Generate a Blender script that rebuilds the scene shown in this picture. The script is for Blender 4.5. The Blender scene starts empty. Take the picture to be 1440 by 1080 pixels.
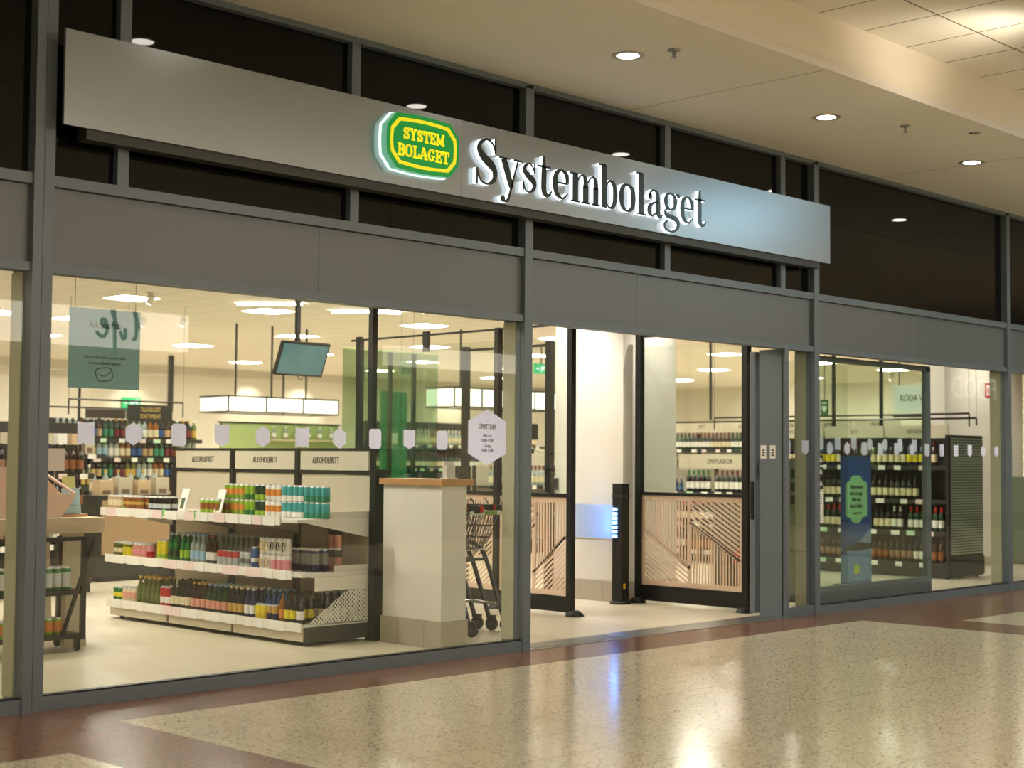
import bpy, math, random
from mathutils import Matrix, Vector
R = math.radians
PI = math.pi
SC = bpy.context.scene
COL = SC.collection
random.seed(7)

# ------------------------------------------------------------------ camera
F_PX, CAM = 2095.5, Vector((-7.91, -7.546, 1.38))
yaw, pitch, roll = R(45.73), R(2.92), R(0.44)
fwd = Vector((math.sin(yaw) * math.cos(pitch), math.cos(yaw) * math.cos(pitch), math.sin(pitch)))
rt = Vector((math.cos(yaw), -math.sin(yaw), 0)); up = rt.cross(fwd)
rt2 = rt * math.cos(roll) + up * math.sin(roll); up2 = -rt * math.sin(roll) + up * math.cos(roll)
cd = bpy.data.cameras.new('camera'); cam = bpy.data.objects.new('camera', cd); COL.objects.link(cam)
cam.matrix_world = Matrix(((rt2.x, up2.x, -fwd.x, CAM.x), (rt2.y, up2.y, -fwd.y, CAM.y), (rt2.z, up2.z, -fwd.z, CAM.z), (0, 0, 0, 1)))
cd.sensor_width = 36; cd.lens = F_PX * 36 / 1440; cd.clip_end = 200; cd.clip_start = .05
cd.dof.use_dof = True; cd.dof.focus_distance = 10.6; cd.dof.aperture_fstop = 2.2
SC.camera = cam

# ------------------------------------------------------------------ world, exposure, large lights
w = bpy.data.worlds.new('world'); SC.world = w; w.use_nodes = True
w.node_tree.nodes['Background'].inputs[0].default_value = (1, .9, .75, 1)
w.node_tree.nodes['Background'].inputs[1].default_value = .02
SC.view_settings.view_transform = 'Standard'; SC.view_settings.look = 'None'
SC.view_settings.exposure = 0; SC.view_settings.gamma = 1
WARM = (1, .92, .79); PANEL_STRENGTH = 60.0

def area(name, loc, sx, sy, power, col, rot=(0, 0, 0)):
    l = bpy.data.lights.new(name, 'AREA'); l.shape = 'RECTANGLE'; l.size = sx; l.size_y = sy; l.energy = power; l.color = col
    o = bpy.data.objects.new(name, l); COL.objects.link(o); o.location = loc; o.rotation_euler = rot; return o
def spot(name, loc, power, col, angle, blend=.6, rot=(0, 0, 0), r=.05):
    l = bpy.data.lights.new(name, 'SPOT'); l.energy = power; l.color = col; l.spot_size = R(angle); l.spot_blend = blend; l.shadow_soft_size = r
    o = bpy.data.objects.new(name, l); COL.objects.link(o); o.location = loc; o.rotation_euler = rot; return o
# unseen area lights added for the general light of the passage
for i, x in enumerate((-10, -5, 0, 5, 10, 15)):
    area('mall_fill_light', (x, -9.2, 4.5), 3, 1.2, 215, WARM)

# ------------------------------------------------------------------ materials
def lin(c):
    c /= 255.0
    return c / 12.92 if c <= .04045 else ((c + .055) / 1.055) ** 2.4
def rgb(r, g, b): return (lin(r), lin(g), lin(b), 1)
MATS = {}
def mat(name, col, rough=.5, metal=0, emit=None, es=0, spec=.5, noise=0, nscale=8, bump=0, trans=0):
    if name in MATS: return MATS[name]
    m = bpy.data.materials.new(name); m.use_nodes = True; nt = m.node_tree; b = nt.nodes['Principled BSDF']
    b.inputs['Base Color'].default_value = col; b.inputs['Roughness'].default_value = rough; b.inputs['Metallic'].default_value = metal
    b.inputs['Specular IOR Level'].default_value = spec
    if trans: b.inputs['Transmission Weight'].default_value = trans
    if emit: b.inputs['Emission Color'].default_value = emit; b.inputs['Emission Strength'].default_value = es
    if noise or bump:
        tc = nt.nodes.new('ShaderNodeTexCoord'); n = nt.nodes.new('ShaderNodeTexNoise'); n.inputs['Scale'].default_value = nscale; n.inputs['Detail'].default_value = 5
        nt.links.new(tc.outputs['Object'], n.inputs['Vector'])
        if noise:
            h = nt.nodes.new('ShaderNodeHueSaturation'); h.inputs['Color'].default_value = col
            mr = nt.nodes.new('ShaderNodeMapRange'); mr.inputs[3].default_value = 1 - noise; mr.inputs[4].default_value = 1 + noise
            nt.links.new(n.outputs['Fac'], mr.inputs[0]); nt.links.new(mr.outputs[0], h.inputs['Value']); nt.links.new(h.outputs[0], b.inputs['Base Color'])
        if bump:
            bp = nt.nodes.new('ShaderNodeBump'); bp.inputs['Strength'].default_value = bump; bp.inputs['Distance'].default_value = .01
            nt.links.new(n.outputs['Fac'], bp.inputs['Height']); nt.links.new(bp.outputs[0], b.inputs['Normal'])
    MATS[name] = m; return m
def emat(name, col, s):
    if name in MATS: return MATS[name]
    m = bpy.data.materials.new(name); m.use_nodes = True; nt = m.node_tree; nt.nodes.clear()
    e = nt.nodes.new('ShaderNodeEmission'); e.inputs[0].default_value = col; e.inputs[1].default_value = s
    o = nt.nodes.new('ShaderNodeOutputMaterial'); nt.links.new(e.outputs[0], o.inputs[0]); MATS[name] = m; return m
def glass_mat(name, tint, ior=1.5, rough=0.0):
    m = bpy.data.materials.new(name); m.use_nodes = True; nt = m.node_tree; nt.nodes.clear(); L = nt.links
    t = nt.nodes.new('ShaderNodeBsdfTransparent'); t.inputs[0].default_value = tint
    g = nt.nodes.new('ShaderNodeBsdfGlossy'); g.inputs['Roughness'].default_value = rough
    ge = nt.nodes.new('ShaderNodeNewGeometry'); mx = nt.nodes.new('ShaderNodeMix'); mx.inputs[2].default_value = ior; mx.inputs[3].default_value = 1 / ior
    L.new(ge.outputs['Backfacing'], mx.inputs[0]); fr = nt.nodes.new('ShaderNodeFresnel'); L.new(mx.outputs[0], fr.inputs['IOR'])
    s = nt.nodes.new('ShaderNodeMixShader'); L.new(fr.outputs[0], s.inputs[0]); L.new(t.outputs[0], s.inputs[1]); L.new(g.outputs[0], s.inputs[2])
    o = nt.nodes.new('ShaderNodeOutputMaterial'); L.new(s.outputs[0], o.inputs[0]); MATS[name] = m; return m

def tile_mat(name, col, joint, size, jw, rough, speck=None, speck_scale=60, axes=('X', 'Y'), spec=.5, vary=.03, off=(0, 0), jbump=.3):
    m = bpy.data.materials.new(name); m.use_nodes = True; nt = m.node_tree; L = nt.links; b = nt.nodes['Principled BSDF']
    b.inputs['Roughness'].default_value = rough; b.inputs['Specular IOR Level'].default_value = spec
    N = nt.nodes.new; tc = N('ShaderNodeTexCoord'); sp = N('ShaderNodeSeparateXYZ'); L.new(tc.outputs['Object'], sp.inputs[0])
    def M(op, a, c=None):
        n = N('ShaderNodeMath'); n.operation = op
        for i, v in enumerate((a, c)):
            if v is None: continue
            if isinstance(v, (int, float)): n.inputs[i].default_value = v
            else: L.new(v, n.inputs[i])
        return n.outputs[0]
    masks = []
    cells = []
    for a, s, o_ in zip(axes, size, off):
        q = M('DIVIDE', M('ADD', sp.outputs[a], 100 * s - o_), s)
        f = M('FRACT', q); cells.append(M('FLOOR', q))
        e = M('MINIMUM', f, M('SUBTRACT', 1, f)); masks.append(M('LESS_THAN', e, jw / s / 2))
    jm = M('MAXIMUM', masks[0], masks[1])
    cv = N('ShaderNodeCombineXYZ'); L.new(cells[0], cv.inputs[0]); L.new(cells[1], cv.inputs[1])
    wn = N('ShaderNodeTexWhiteNoise'); L.new(cv.outputs[0], wn.inputs['Vector'])
    mr = N('ShaderNodeMapRange'); mr.inputs[3].default_value = 1 - vary; mr.inputs[4].default_value = 1 + vary; L.new(wn.outputs['Value'], mr.inputs[0])
    h = N('ShaderNodeHueSaturation'); h.inputs['Color'].default_value = col; L.new(mr.outputs[0], h.inputs['Value'])
    c = h.outputs[0]
    if speck:
        for k, (sc_, th, cc) in enumerate(speck):
            n = N('ShaderNodeTexNoise'); n.inputs['Scale'].default_value = sc_; n.inputs['Detail'].default_value = 2; n.inputs['Roughness'].default_value = .6
            L.new(tc.outputs['Object'], n.inputs['Vector'])
            r = N('ShaderNodeMapRange'); r.inputs[1].default_value = th; r.inputs[2].default_value = th + .035; L.new(n.outputs['Fac'], r.inputs[0])
            x = N('ShaderNodeMix'); x.data_type = 'RGBA'; x.inputs['B'].default_value = cc; L.new(r.outputs[0], x.inputs['Factor']); L.new(c, x.inputs['A']); c = x.outputs['Result']
            tc_off = None
    x = N('ShaderNodeMix'); x.data_type = 'RGBA'; x.inputs['B'].default_value = joint; L.new(jm, x.inputs['Factor']); L.new(c, x.inputs['A'])
    L.new(x.outputs['Result'], b.inputs['Base Color'])
    if jbump:
        bp = N('ShaderNodeBump'); bp.inputs['Strength'].default_value = jbump; bp.inputs['Distance'].default_value = .002; bp.invert = True
        L.new(jm, bp.inputs['Height']); L.new(bp.outputs[0], b.inputs['Normal'])
    MATS[name] = m; return m

FRAME = mat('grey_aluminium', rgb(108, 117, 124), .45, .3, noise=.03, nscale=3)
PANEL = mat('grey_panel', rgb(106, 110, 112), .4, .25, noise=.04, nscale=1.2)
DARKPANE = mat('black_glass', rgb(8, 10, 10), .03, 0, spec=.28)
GLASS = glass_mat('shop_glass', (.955, .975, .955, 1), 1.52)
SGLASS = glass_mat('screen_glass', (.93, .96, .93, 1), 1.5)
GGLASS = glass_mat('green_glass', (.86, .93, .86, 1), 1.5)
LINER = mat('olive_liner', rgb(176, 174, 146), .5)
BLACK = mat('black_metal', rgb(26, 27, 25), .4, .2)
DGREY = mat('dark_grey_metal', rgb(62, 62, 56), .45, .3)
WHITE = mat('white_paint', rgb(225, 218, 205), .55, noise=.015, nscale=4)
CREAM = mat('cream_panel', rgb(196, 184, 160), .6, noise=.02, nscale=3)
SHELFW = mat('white_shelf_metal', rgb(226, 220, 208), .4)
OAK = mat('oak', rgb(190, 140, 88), .45, noise=.12, nscale=14)
BIRCH = mat('birch_ply', rgb(222, 194, 166), .5, noise=.04, nscale=10)
PALEWOOD = mat('pale_wood', rgb(216, 192, 160), .5, noise=.06, nscale=9)
CHROME = mat('chrome', rgb(205, 205, 200), .22, 1)
STEEL = mat('brushed_steel', rgb(150, 150, 145), .3, .9)
RUBBER = mat('rubber', rgb(22, 22, 22), .6)
PLAST = mat('black_plastic', rgb(20, 21, 20), .35)
LILAC = mat('lilac_film', rgb(226, 226, 252), .6)
_nt = LILAC.node_tree; _tr = _nt.nodes.new('ShaderNodeBsdfTranslucent'); _tr.inputs[0].default_value = (.9, .9, 1, 1); _mx = _nt.nodes.new('ShaderNodeMixShader'); _mx.inputs[0].default_value = .8
_nt.links.new(_nt.nodes['Principled BSDF'].outputs[0], _mx.inputs[1]); _nt.links.new(_tr.outputs[0], _mx.inputs[2]); _nt.links.new(_mx.outputs[0], _nt.nodes['Material Output'].inputs[0])
INK = mat('ink', rgb(40, 38, 36), .6)
PAPER = mat('white_paper', rgb(236, 232, 224), .6)
WALLI = mat('shop_wall_paint', rgb(218, 211, 194), .7, noise=.02, nscale=2)
CEILI = tile_mat('shop_ceiling_tiles', rgb(228, 220, 206), rgb(170, 160, 145), (.6, .6), .012, .8, vary=.01)
SOFFIT = mat('soffit_paint', rgb(224, 218, 204), .65, noise=.02, nscale=1)
MALLT = tile_mat('mall_ceiling_tiles', rgb(228, 222, 208), rgb(110, 96, 78), (.6, .6), .014, .75, vary=.012, off=(.42, -.03))
FLOORI = tile_mat('shop_floor_tiles', rgb(220, 208, 182), rgb(188, 174, 148), (.6, .6), .006, .33, vary=.02, spec=.4, jbump=.1)
TERR = tile_mat('beige_terrazzo', rgb(210, 198, 170), rgb(140, 124, 100), (.4, .4), .004, .16, speck=((38, .60, rgb(128, 110, 88)), (62, .605, rgb(62, 52, 42)), (70, .62, rgb(226, 214, 190))), vary=.03, spec=.4)
BROWN = tile_mat('brown_terrazzo', rgb(120, 86, 68), rgb(88, 64, 52), (.4, .4), .004, .22, speck=((30, .60, rgb(84, 56, 42)), (50, .63, rgb(150, 114, 92))), vary=.04, spec=.12)
BASET = tile_mat('base_tiles', rgb(176, 166, 146), rgb(140, 130, 112), (.3, .5), .006, .4, axes=('Y', 'Z'), vary=.02)
DIFF = emat('panel_light', (1, .955, .87, 1), PANEL_STRENGTH)
LAMPW = emat('downlight_glow', (1, .93, .8, 1), 28)
SPOTL = emat('spot_glow', (1, .95, .85, 1), 24)

# ------------------------------------------------------------------ geometry helpers
class MB:
    def __init__(s): s.v = []; s.f = []; s.m = []; s.mats = []; s.sm = []
    def mi(s, m):
        if m not in s.mats: s.mats.append(m)
        return s.mats.index(m)
    def poly(s, pts, faces, m, smooth=False, T=None):
        o = len(s.v); i = s.mi(m)
        for p in pts:
            p = Vector(p)
            if T: p = T @ p
            s.v.append(tuple(p))
        for f in faces: s.f.append([o + a for a in f]); s.m.append(i); s.sm.append(smooth)
        return s
    def box(s, x0, x1, y0, y1, z0, z1, m, T=None):
        return s.poly([(x0, y0, z0), (x1, y0, z0), (x1, y1, z0), (x0, y1, z0), (x0, y0, z1), (x1, y0, z1), (x1, y1, z1), (x0, y1, z1)],
                      [(0, 3, 2, 1), (4, 5, 6, 7), (0, 1, 5, 4), (1, 2, 6, 5), (2, 3, 7, 6), (3, 0, 4, 7)], m, T=T)
    def lathe(s, prof, m, n=12, T=None, caps=True):
        pts = []; fs = []
        for r, z in prof:
            for k in range(n): a = 2 * PI * k / n; pts.append((r * math.cos(a), r * math.sin(a), z))
        for j in range(len(prof) - 1):
            for k in range(n): k2 = (k + 1) % n; fs.append((j * n + k, j * n + k2, (j + 1) * n + k2, (j + 1) * n + k))
        s.poly(pts, fs, m, True, T)
        if caps:
            s.poly([pts[k] for k in range(n)], [tuple(range(n - 1, -1, -1))], m, False, T)
            b = (len(prof) - 1) * n; s.poly([pts[b + k] for k in range(n)], [tuple(range(n))], m, False, T)
        return s
    def tube(s, path, r, m, n=6, T=None):
        P = [Vector(p) for p in path]; pts = []; fs = []
        pu = None
        for i, p in enumerate(P):
            d = (P[min(i + 1, len(P) - 1)] - P[max(i - 1, 0)]).normalized()
            if pu is None: a = Vector((0, 0, 1)) if abs(d.z) < .9 else Vector((1, 0, 0)); u = d.cross(a).normalized()
            else: u = (pu - d * pu.dot(d)).normalized()
            pu = u; v = d.cross(u); rr = r[i] if isinstance(r, (list, tuple)) else r
            for k in range(n): a = 2 * PI * k / n; pts.append(p + u * rr * math.cos(a) + v * rr * math.sin(a))
        for j in range(len(P) - 1):
            for k in range(n): k2 = (k + 1) % n; fs.append((j * n + k, j * n + k2, (j + 1) * n + k2, (j + 1) * n + k))
        b = (len(P) - 1) * n
        s.poly(pts, fs, m, n > 5, T); s.poly(pts[:n], [tuple(range(n - 1, -1, -1))], m, False, T); s.poly(pts[b:], [tuple(range(n))], m, False, T)
        return s
    def prism(s, P2, a, b, m, plane='xz', T=None, side=None):
        """flat outline P2 extruded from a to b along the remaining axis"""
        def p3(u, v, d): return {'xz': (u, d, v), 'yz': (d, u, v), 'xy': (u, v, d)}[plane]
        n = len(P2); pts = [p3(u, v, a) for u, v in P2] + [p3(u, v, b) for u, v in P2]
        s.poly(pts, [tuple(range(n))], m, False, T); 
        s.poly(pts, [tuple(range(2 * n - 1, n - 1, -1))], m, False, T)
        s.poly(pts, [(k, k + n, (k + 1) % n + n, (k + 1) % n) for k in range(n)], side or m, False, T)
        return s
    def ribbon(s, pts, wd, a, b, m, T=None, side=None, closed=False, sub=6):
        """a pen stroke in the xz plane with a width at each point"""
        n = len(pts); Q = []; W = []
        rng = range(n if closed else n - 1)
        for i in rng:
            g = lambda k: (k % n) if closed else min(max(k, 0), n - 1)
            p0, p1, p2, p3 = [Vector((pts[g(k)][0], pts[g(k)][1], 0)) for k in (i - 1, i, i + 1, i + 2)]; w1, w2 = wd[g(i)], wd[g(i + 1)]
            for k in range(sub):
                t = k / sub
                Q.append(.5 * ((2 * p1) + (p2 - p0) * t + (2 * p0 - 5 * p1 + 4 * p2 - p3) * t * t + (3 * p1 - p0 - 3 * p2 + p3) * t ** 3)); W.append(w1 + (w2 - w1) * (t * t * (3 - 2 * t)))
        if not closed: Q.append(Vector((pts[-1][0], pts[-1][1], 0))); W.append(wd[-1])
        N_ = len(Q); V_ = []
        for i, q in enumerate(Q):
            d = (Q[(i + 1) % N_] - Q[i - 1]) if closed else (Q[min(i + 1, N_ - 1)] - Q[max(i - 1, 0)])
            d = d.normalized(); nn = Vector((-d.y, d.x, 0)) * W[i] / 2
            for sg, y in ((1, a), (-1, a), (1, b), (-1, b)): V_.append((q.x + sg * nn.x, y, q.y + sg * nn.y))
        F1, F2, F3 = [], [], []
        for i in range(N_ if closed else N_ - 1):
            o = 4 * i; e = 4 * ((i + 1) % N_)
            F1.append((o, o + 1, e + 1, e)); F2.append((o + 2, e + 2, e + 3, o + 3)); F3 += [(o, e, e + 2, o + 2), (o + 1, o + 3, e + 3, e + 1)]
        if not closed: e = 4 * (N_ - 1); F3 += [(0, 2, 3, 1), (e, e + 1, e + 3, e + 2)]
        s.poly(V_, F1, m, False, T); s.poly(V_, F2 + F3, side or m, False, T)
        return s
    def build(s, name, parent=None, loc=None, rot=None):
        me = bpy.data.meshes.new(name); me.from_pydata(s.v, [], s.f)
        for m in s.mats: me.materials.append(m)
        me.polygons.foreach_set('material_index', s.m); me.polygons.foreach_set('use_smooth', s.sm); me.update()
        o = bpy.data.objects.new(name, me); COL.objects.link(o)
        if parent: o.parent = parent
        if loc: o.location = loc
        if rot: o.rotation_euler = rot
        return o
def tag(o, label=None, cat=None, group=None, kind=None):
    if label: o['label'] = label
    if cat: o['category'] = cat
    if group: o['group'] = group
    if kind: o['kind'] = kind
    return o
def thing(name, label, cat, loc=(0, 0, 0), rz=0, group=None):
    o = bpy.data.objects.new(name, None); o.empty_display_size = .1; COL.objects.link(o); o.location = loc; o.rotation_euler = (0, 0, rz)
    return tag(o, label, cat, group)
def struct(name, mb, parent=None):
    o = mb.build(name, parent)
    if not parent: o['kind'] = 'structure'
    return o
def bx(name, x0, x1, y0, y1, z0, z1, m, parent=None):
    return MB().box(x0, x1, y0, y1, z0, z1, m).build(name, parent)
def sbox(name, *a): return struct(name, MB().box(*a))
def copy_tree(o, parent=None):
    c = o.copy(); COL.objects.link(c); c.parent = parent
    for ch in KIDS.get(o.name, []): copy_tree(ch, c)
    return c
KIDS = {}
def reg(o):
    """remember the children of a prototype (and theirs) so it can be copied quickly"""
    for ch in o.children: KIDS.setdefault(o.name, []).append(ch); reg(ch)
    return o
def put(proto, used, loc, label, group=None, rz=0):
    o = proto if proto.name not in used else copy_tree(proto)
    used.add(proto.name); o.location = loc; o.rotation_euler = (0, 0, rz); o['label'] = label
    if group: o['group'] = group
    elif 'group' in o: del o['group']
    return o
USED = set()
TXT = {}
def text(body, size, loc, m, parent, facing='-y', sx=1.0, name='lettering', rot=None):
    if (body, size) not in TXT:
        c = bpy.data.curves.new(name, 'FONT'); c.body = body; c.size = size; c.extrude = .001; c.align_x = 'CENTER'; c.align_y = 'CENTER'; c.resolution_u = 2
        o = bpy.data.objects.new(name, c); COL.objects.link(o)
        TXT[(body, size)] = bpy.data.meshes.new_from_object(o.evaluated_get(bpy.context.evaluated_depsgraph_get()))
        bpy.data.objects.remove(o)
    me = TXT[(body, size)].copy(); me.materials.clear(); me.materials.append(m)
    o = bpy.data.objects.new(name, me); COL.objects.link(o); o.parent = parent; o.location = loc
    o.rotation_euler = rot or {'-y': (PI / 2, 0, 0), '-x': (PI / 2, 0, -PI / 2), '+y': (PI / 2, 0, PI)}[facing]; o.scale = (sx, 1, 1); return o

# ================================================================== THE MALL PASSAGE
XL, XR = -16, 34
fl = MB(); zt = 0.0
fl.box(XL, XR, -12, .02, -.1, 0, BROWN); struct('floor', fl)
def inlay(nm, x0, x1, y0, y1): tag(MB().box(x0, x1, y0, y1, -.02, .0006, TERR).build(nm), kind='structure')
inlay('floor_inlay', -3.69, 3.65, -11, -.585)
inlay('floor_inlay', -11.3, -4.31, -11, -1.178)
inlay('floor_inlay', 4.32, 11.5, -11, -1.178)
inlay('floor_inlay', 12.2, 22, -11, -.585)
# soffit above the shop fronts, its lip and the tiled ceiling of the passage
SOF = 4.16
sbox('ceiling_soffit', XL, XR, -1.83, .3, SOF, 4.9, SOFFIT)
sbox('trim_1', XL, XR, -1.86, -1.83, SOF - .002, SOF + .055, mat('lip_paint', rgb(222, 214, 204), .5))
sbox('ceiling_fascia', XL, XR, -1.845, -1.83, SOF + .055, 4.56, mat('fascia_paint', rgb(226, 214, 196), .6))
struct('ceiling', MB().box(XL, XR, -10.2, -1.84, 4.55, 4.65, MALLT))
sbox('ceiling_opposite', XL, XR, -12.1, -10.2, SOF, 4.7, SOFFIT)
sbox('wall_mall_end', XR, XR + .1, -12, 0, 0, 4.7, WALLI)
sbox('wall_mall_near', XL - .1, XL, -12, 0, 0, 4.7, WALLI)

# seams in the soffit
for x in (-2.7, 1.1, 4.9, 8.7):
    sbox('trim_soffit', x, x + .006, -1.83, -.02, SOF - .0015, SOF, mat('seam', rgb(150, 140, 122), .7))

# recessed downlights
def downlight(x, y, z, label, power, group=None):
    t = thing('recessed_downlight', label, 'ceiling light', (x, y, z), group=group)
    ring = MB(); ring.lathe([(.115, -.004), (.115, 0), (.078, .0), (.078, -.004)], mat('downlight_ring', rgb(190, 180, 160), .3, .6), 24, caps=False)
    ring.lathe([(.078, -.004), (.115, -.004)], mat('downlight_ring', None), 24, caps=False); ring.build('trim_ring', t)
    MB().lathe([(.078, -.003), (.06, -.002)], LAMPW, 24).build('lamp', t)
    spot('downlight_beam', (x, y, z - .02), power, (1, .86, .68), 120, .7)
    return t
for x, l in ((-2.6, 'recessed ceiling downlight mirrored in the black glass over the plain end of the sign'), (-.13, 'recessed round downlight in the soffit nearest the green emblem'), (2.36, 'recessed round downlight in the soffit above the end of the wordmark'), (4.82, 'recessed round downlight in the soffit beyond the sign'), (7.3, 'recessed round downlight in the soffit furthest along the passage'), (-5.1, 'recessed ceiling downlight above the corner post of the shop front')):
    downlight(x, -1.05, SOF, l, 22)
def sprinkler(x, y, z, label, small=False):
    t = thing('ceiling_sprinkler', label, 'sprinkler', (x, y, z))
    MB().lathe([(.045, 0), (.045, -.006), (.02, -.012)], STEEL, 14).build('rosette', t)
    if not small:
        m = MB(); m.tube([(0, 0, -.01), (0, 0, -.05)], .008, STEEL); m.tube([(-.012, 0, -.012), (-.018, 0, -.035), (0, 0, -.052)], .003, STEEL); m.tube([(.012, 0, -.012), (.018, 0, -.035), (0, 0, -.052)], .003, STEEL)
        m.lathe([(.022, -.056), (.022, -.052)], STEEL, 10); m.build('spray_head', t)
sprinkler(-.03, -1.37, SOF, 'small sprinkler head hanging from the soffit above the wordmark')
sprinkler(3.06, -1.36, SOF, 'small sprinkler head hanging from the soffit past the sign end')
sprinkler(3.68, -1.66, SOF, 'flat round sprinkler cover beside the lip of the soffit', True)
# uplighter that warms the tiles near the fascia (stands just past the picture)
t = thing('uplighter', 'wall washer lamp under the passage ceiling, lighting the tiles near the fascia', 'lamp', (1.9, -3.7, 3.7))
MB().box(-.2, .2, -.1, .1, -.06, 0, SHELFW).build('housing', t)
MB().tube([(0, 0, 0), (0, 0, .85)], .012, SHELFW).build('rod', t)
spot('uplight_beam', (2.1, -3.0, 4.0), 40, (1, .9, .72), 95, 1.0, (R(180 - 50), 0, 0), r=.15)
# cool ceiling panel that the satin sign reflects
t = thing('cool_light_panel', 'cool white ceiling light panel over the passage', 'ceiling light', (7.5, -4.1, 4.545))
MB().box(-.8, .8, -.5, .5, -.012, .004, emat('cool_panel', (.45, .8, 1, 1), 20)).build('diffuser', t)

# opposite shop fronts, seen only as reflections in the glass
sbox('wall_opposite', XL, XR, -12.3, -12, 0, 4.2, mat('opposite_wall', rgb(150, 140, 118), .6))
t = thing('opposite_shop_sign', 'white lit shop sign with teal script lettering, mirrored in the big shop window', 'sign', (3.2, -12, 3.27))
MB().box(-1.75, 1.72, 0, .12, -.28, .28, emat('opposite_sign_light', (1, .9, .76, 1), 4.5)).build('lit_panel', t)
script = MB(); TEAL = mat('teal_script', rgb(20, 90, 90), .5); wv = .05
# facing +y: the word runs towards -x
for P in ([(.30, -.02), (.38, .1), (.46, .24), (.44, .28), (.38, .1), (.38, -.12), (.46, -.14)],
          [(.62, -.02), (.6, -.12), (.66, -.14), (.72, -.06)],
          [(.76, -.04), (.86, .1), (.93, .24), (.88, .28), (.84, .1), (.82, -.3), (.78, -.34)], [(.76, -.02), (.9, .02)],
          [(.98, -.04), (1.1, 0), (1.1, .06), (1.02, .04), (1.0, -.08), (1.1, -.14), (1.22, -.08)]):
    P = [((u - .76) * .78 + .12, v * 1.3 + .04) for u, v in P]
    script.ribbon([(-(u) + .62, v) for u, v in P], [wv] * len(P), .12, .14, TEAL)
script.build('script_lettering', t)
t = thing('opposite_light_band', 'long cream light band over the shops across the passage', 'sign', (10.6, -11.96, 3.17))
MB().box(-1.7, 1.65, 0, .12, -.17, .17, emat('opposite_band_light', (1, .9, .76, 1), 3.2)).build('lit_panel', t)
t = thing('green_storefront', 'green shop front with a lit doorway across the passage', 'shop front', (9.3, -12, 0))
MB().box(-1.1, 1.1, 0.01, .1, 0, 2.95, mat('green_front', rgb(86, 104, 80), .5)).build('front_panel', t)
MB().box(.1, .75, .1, .14, .1, 2.5, emat('green_door', (.1, .42, .26, 1), .35)).build('door', t)

t = thing('opposite_food_sign', 'pale lit FOOD lettering on the wall across the passage, faintly mirrored at the far window', 'sign', (30.4, -12, 3.42))
text('FOOD', .85, (0, .03, 0), emat('food_letters', (1, .93, .84, 1), .9), t, '+y', 1.1)

# ================================================================== THE SHOP FRONT
BAY = (-3.9, -.04, 3.79, 7.63)
GT, PB, PT, DT, TOP = 2.39, 2.44, 2.87, 2.93, 4.12
for i, x in enumerate((-7.74,) + BAY + (11.45, 15.3)):
    m = MB()
    if x == -3.9:
        m.box(x - .06, x - .004, -.045, .17, 0, TOP, FRAME); m.box(x + .004, x + .066, -.035, .17, 0, TOP, FRAME); m.box(x - .006, x + .006, -.02, .1, 0, TOP, BLACK)
    else: m.box(x - .042, x + .042, -.04, .17, 0, TOP, FRAME)
    m.box(x - .068 if x == -3.9 else x - .046, x + .07 if x == -3.9 else x + .046, .05, .172, .075, GT, LINER)
    tag(m.build('trim_post'), kind='structure')
for i in range(len(BAY) + 2):
    xs = (-7.74,) + BAY + (11.45, 15.3); a, b = xs[i] + .065, xs[i + 1] - .065
    a = xs[i] + (.066 if xs[i] == -3.9 else .042); b = xs[i + 1] - (.06 if xs[i + 1] == -3.9 else .042)
    m = MB(); m.box(a, b, -.03, .03, GT, PB, FRAME); m.box(a, b, -.03, .03, PT, DT, FRAME); m.box(a, b, -.03, .03, TOP, SOF, FRAME)
    tag(m.build('trim_rails'), kind='structure')
    m = MB(); n = 2 if i != 2 else 3; 
    for k in range(n):
        u0 = a + (b - a) * k / n; u1 = a + (b - a) * (k + 1) / n
        m.box(u0 + .0015, u1 - .0015, .0, .02, PB, PT - .005, PANEL)
    m.box(a, b, .012, .03, PB, PT, BLACK); tag(m.build('trim_fascia_panel'), kind='structure')
    tag(MB().box(a, b, .03, .06, DT, TOP, DARKPANE).build('window_upper'), kind='structure')
for x in (-3.4, -1.683, 1.615, 3.275):
    tag(MB().box(x - .036, x + .036, -.02, .035, DT, TOP, FRAME).build('trim_mullion'), kind='structure')
sbox('wall_bulkhead', -8, 16, .062, .3, GT + .03, 4.2, BLACK)
def shop_window(n, x0, x1):
    t = bpy.data.objects.new('window_%d' % n, None); COL.objects.link(t); t['kind'] = 'structure'
    MB().box(x0, x1, -.035, .05, 0, .075, FRAME).build('bottom_rail', t)
    MB().box(x0, x1, -.02, .03, 0.06, .085, BLACK).build('gasket', t)
    MB().box(x0, x1, .0, .008, .075, GT, GLASS).build('pane', t)
shop_window(1, -7.7, -3.96); shop_window(2, -3.834, -.082); shop_window(4, 3.832, 7.588); shop_window(5, 7.672, 11.4)
# narrow fixed light beside the entrance, with the deep jamb
t = bpy.data.objects.new('window_3', None); COL.objects.link(t); t['kind'] = 'structure'
m = MB(); m.box(3.285, 3.345, -.03, .24, 0, GT, FRAME); m.box(3.345, 3.748, -.03, .05, 0, .085, FRAME); m.build('frame', t)
MB().box(3.275, 3.285, -.005, .0, .02, 2.38, DGREY).build('joint', t)
MB().box(3.345, 3.748, 0, .008, .085, GT, GLASS).build('pane', t)
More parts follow.
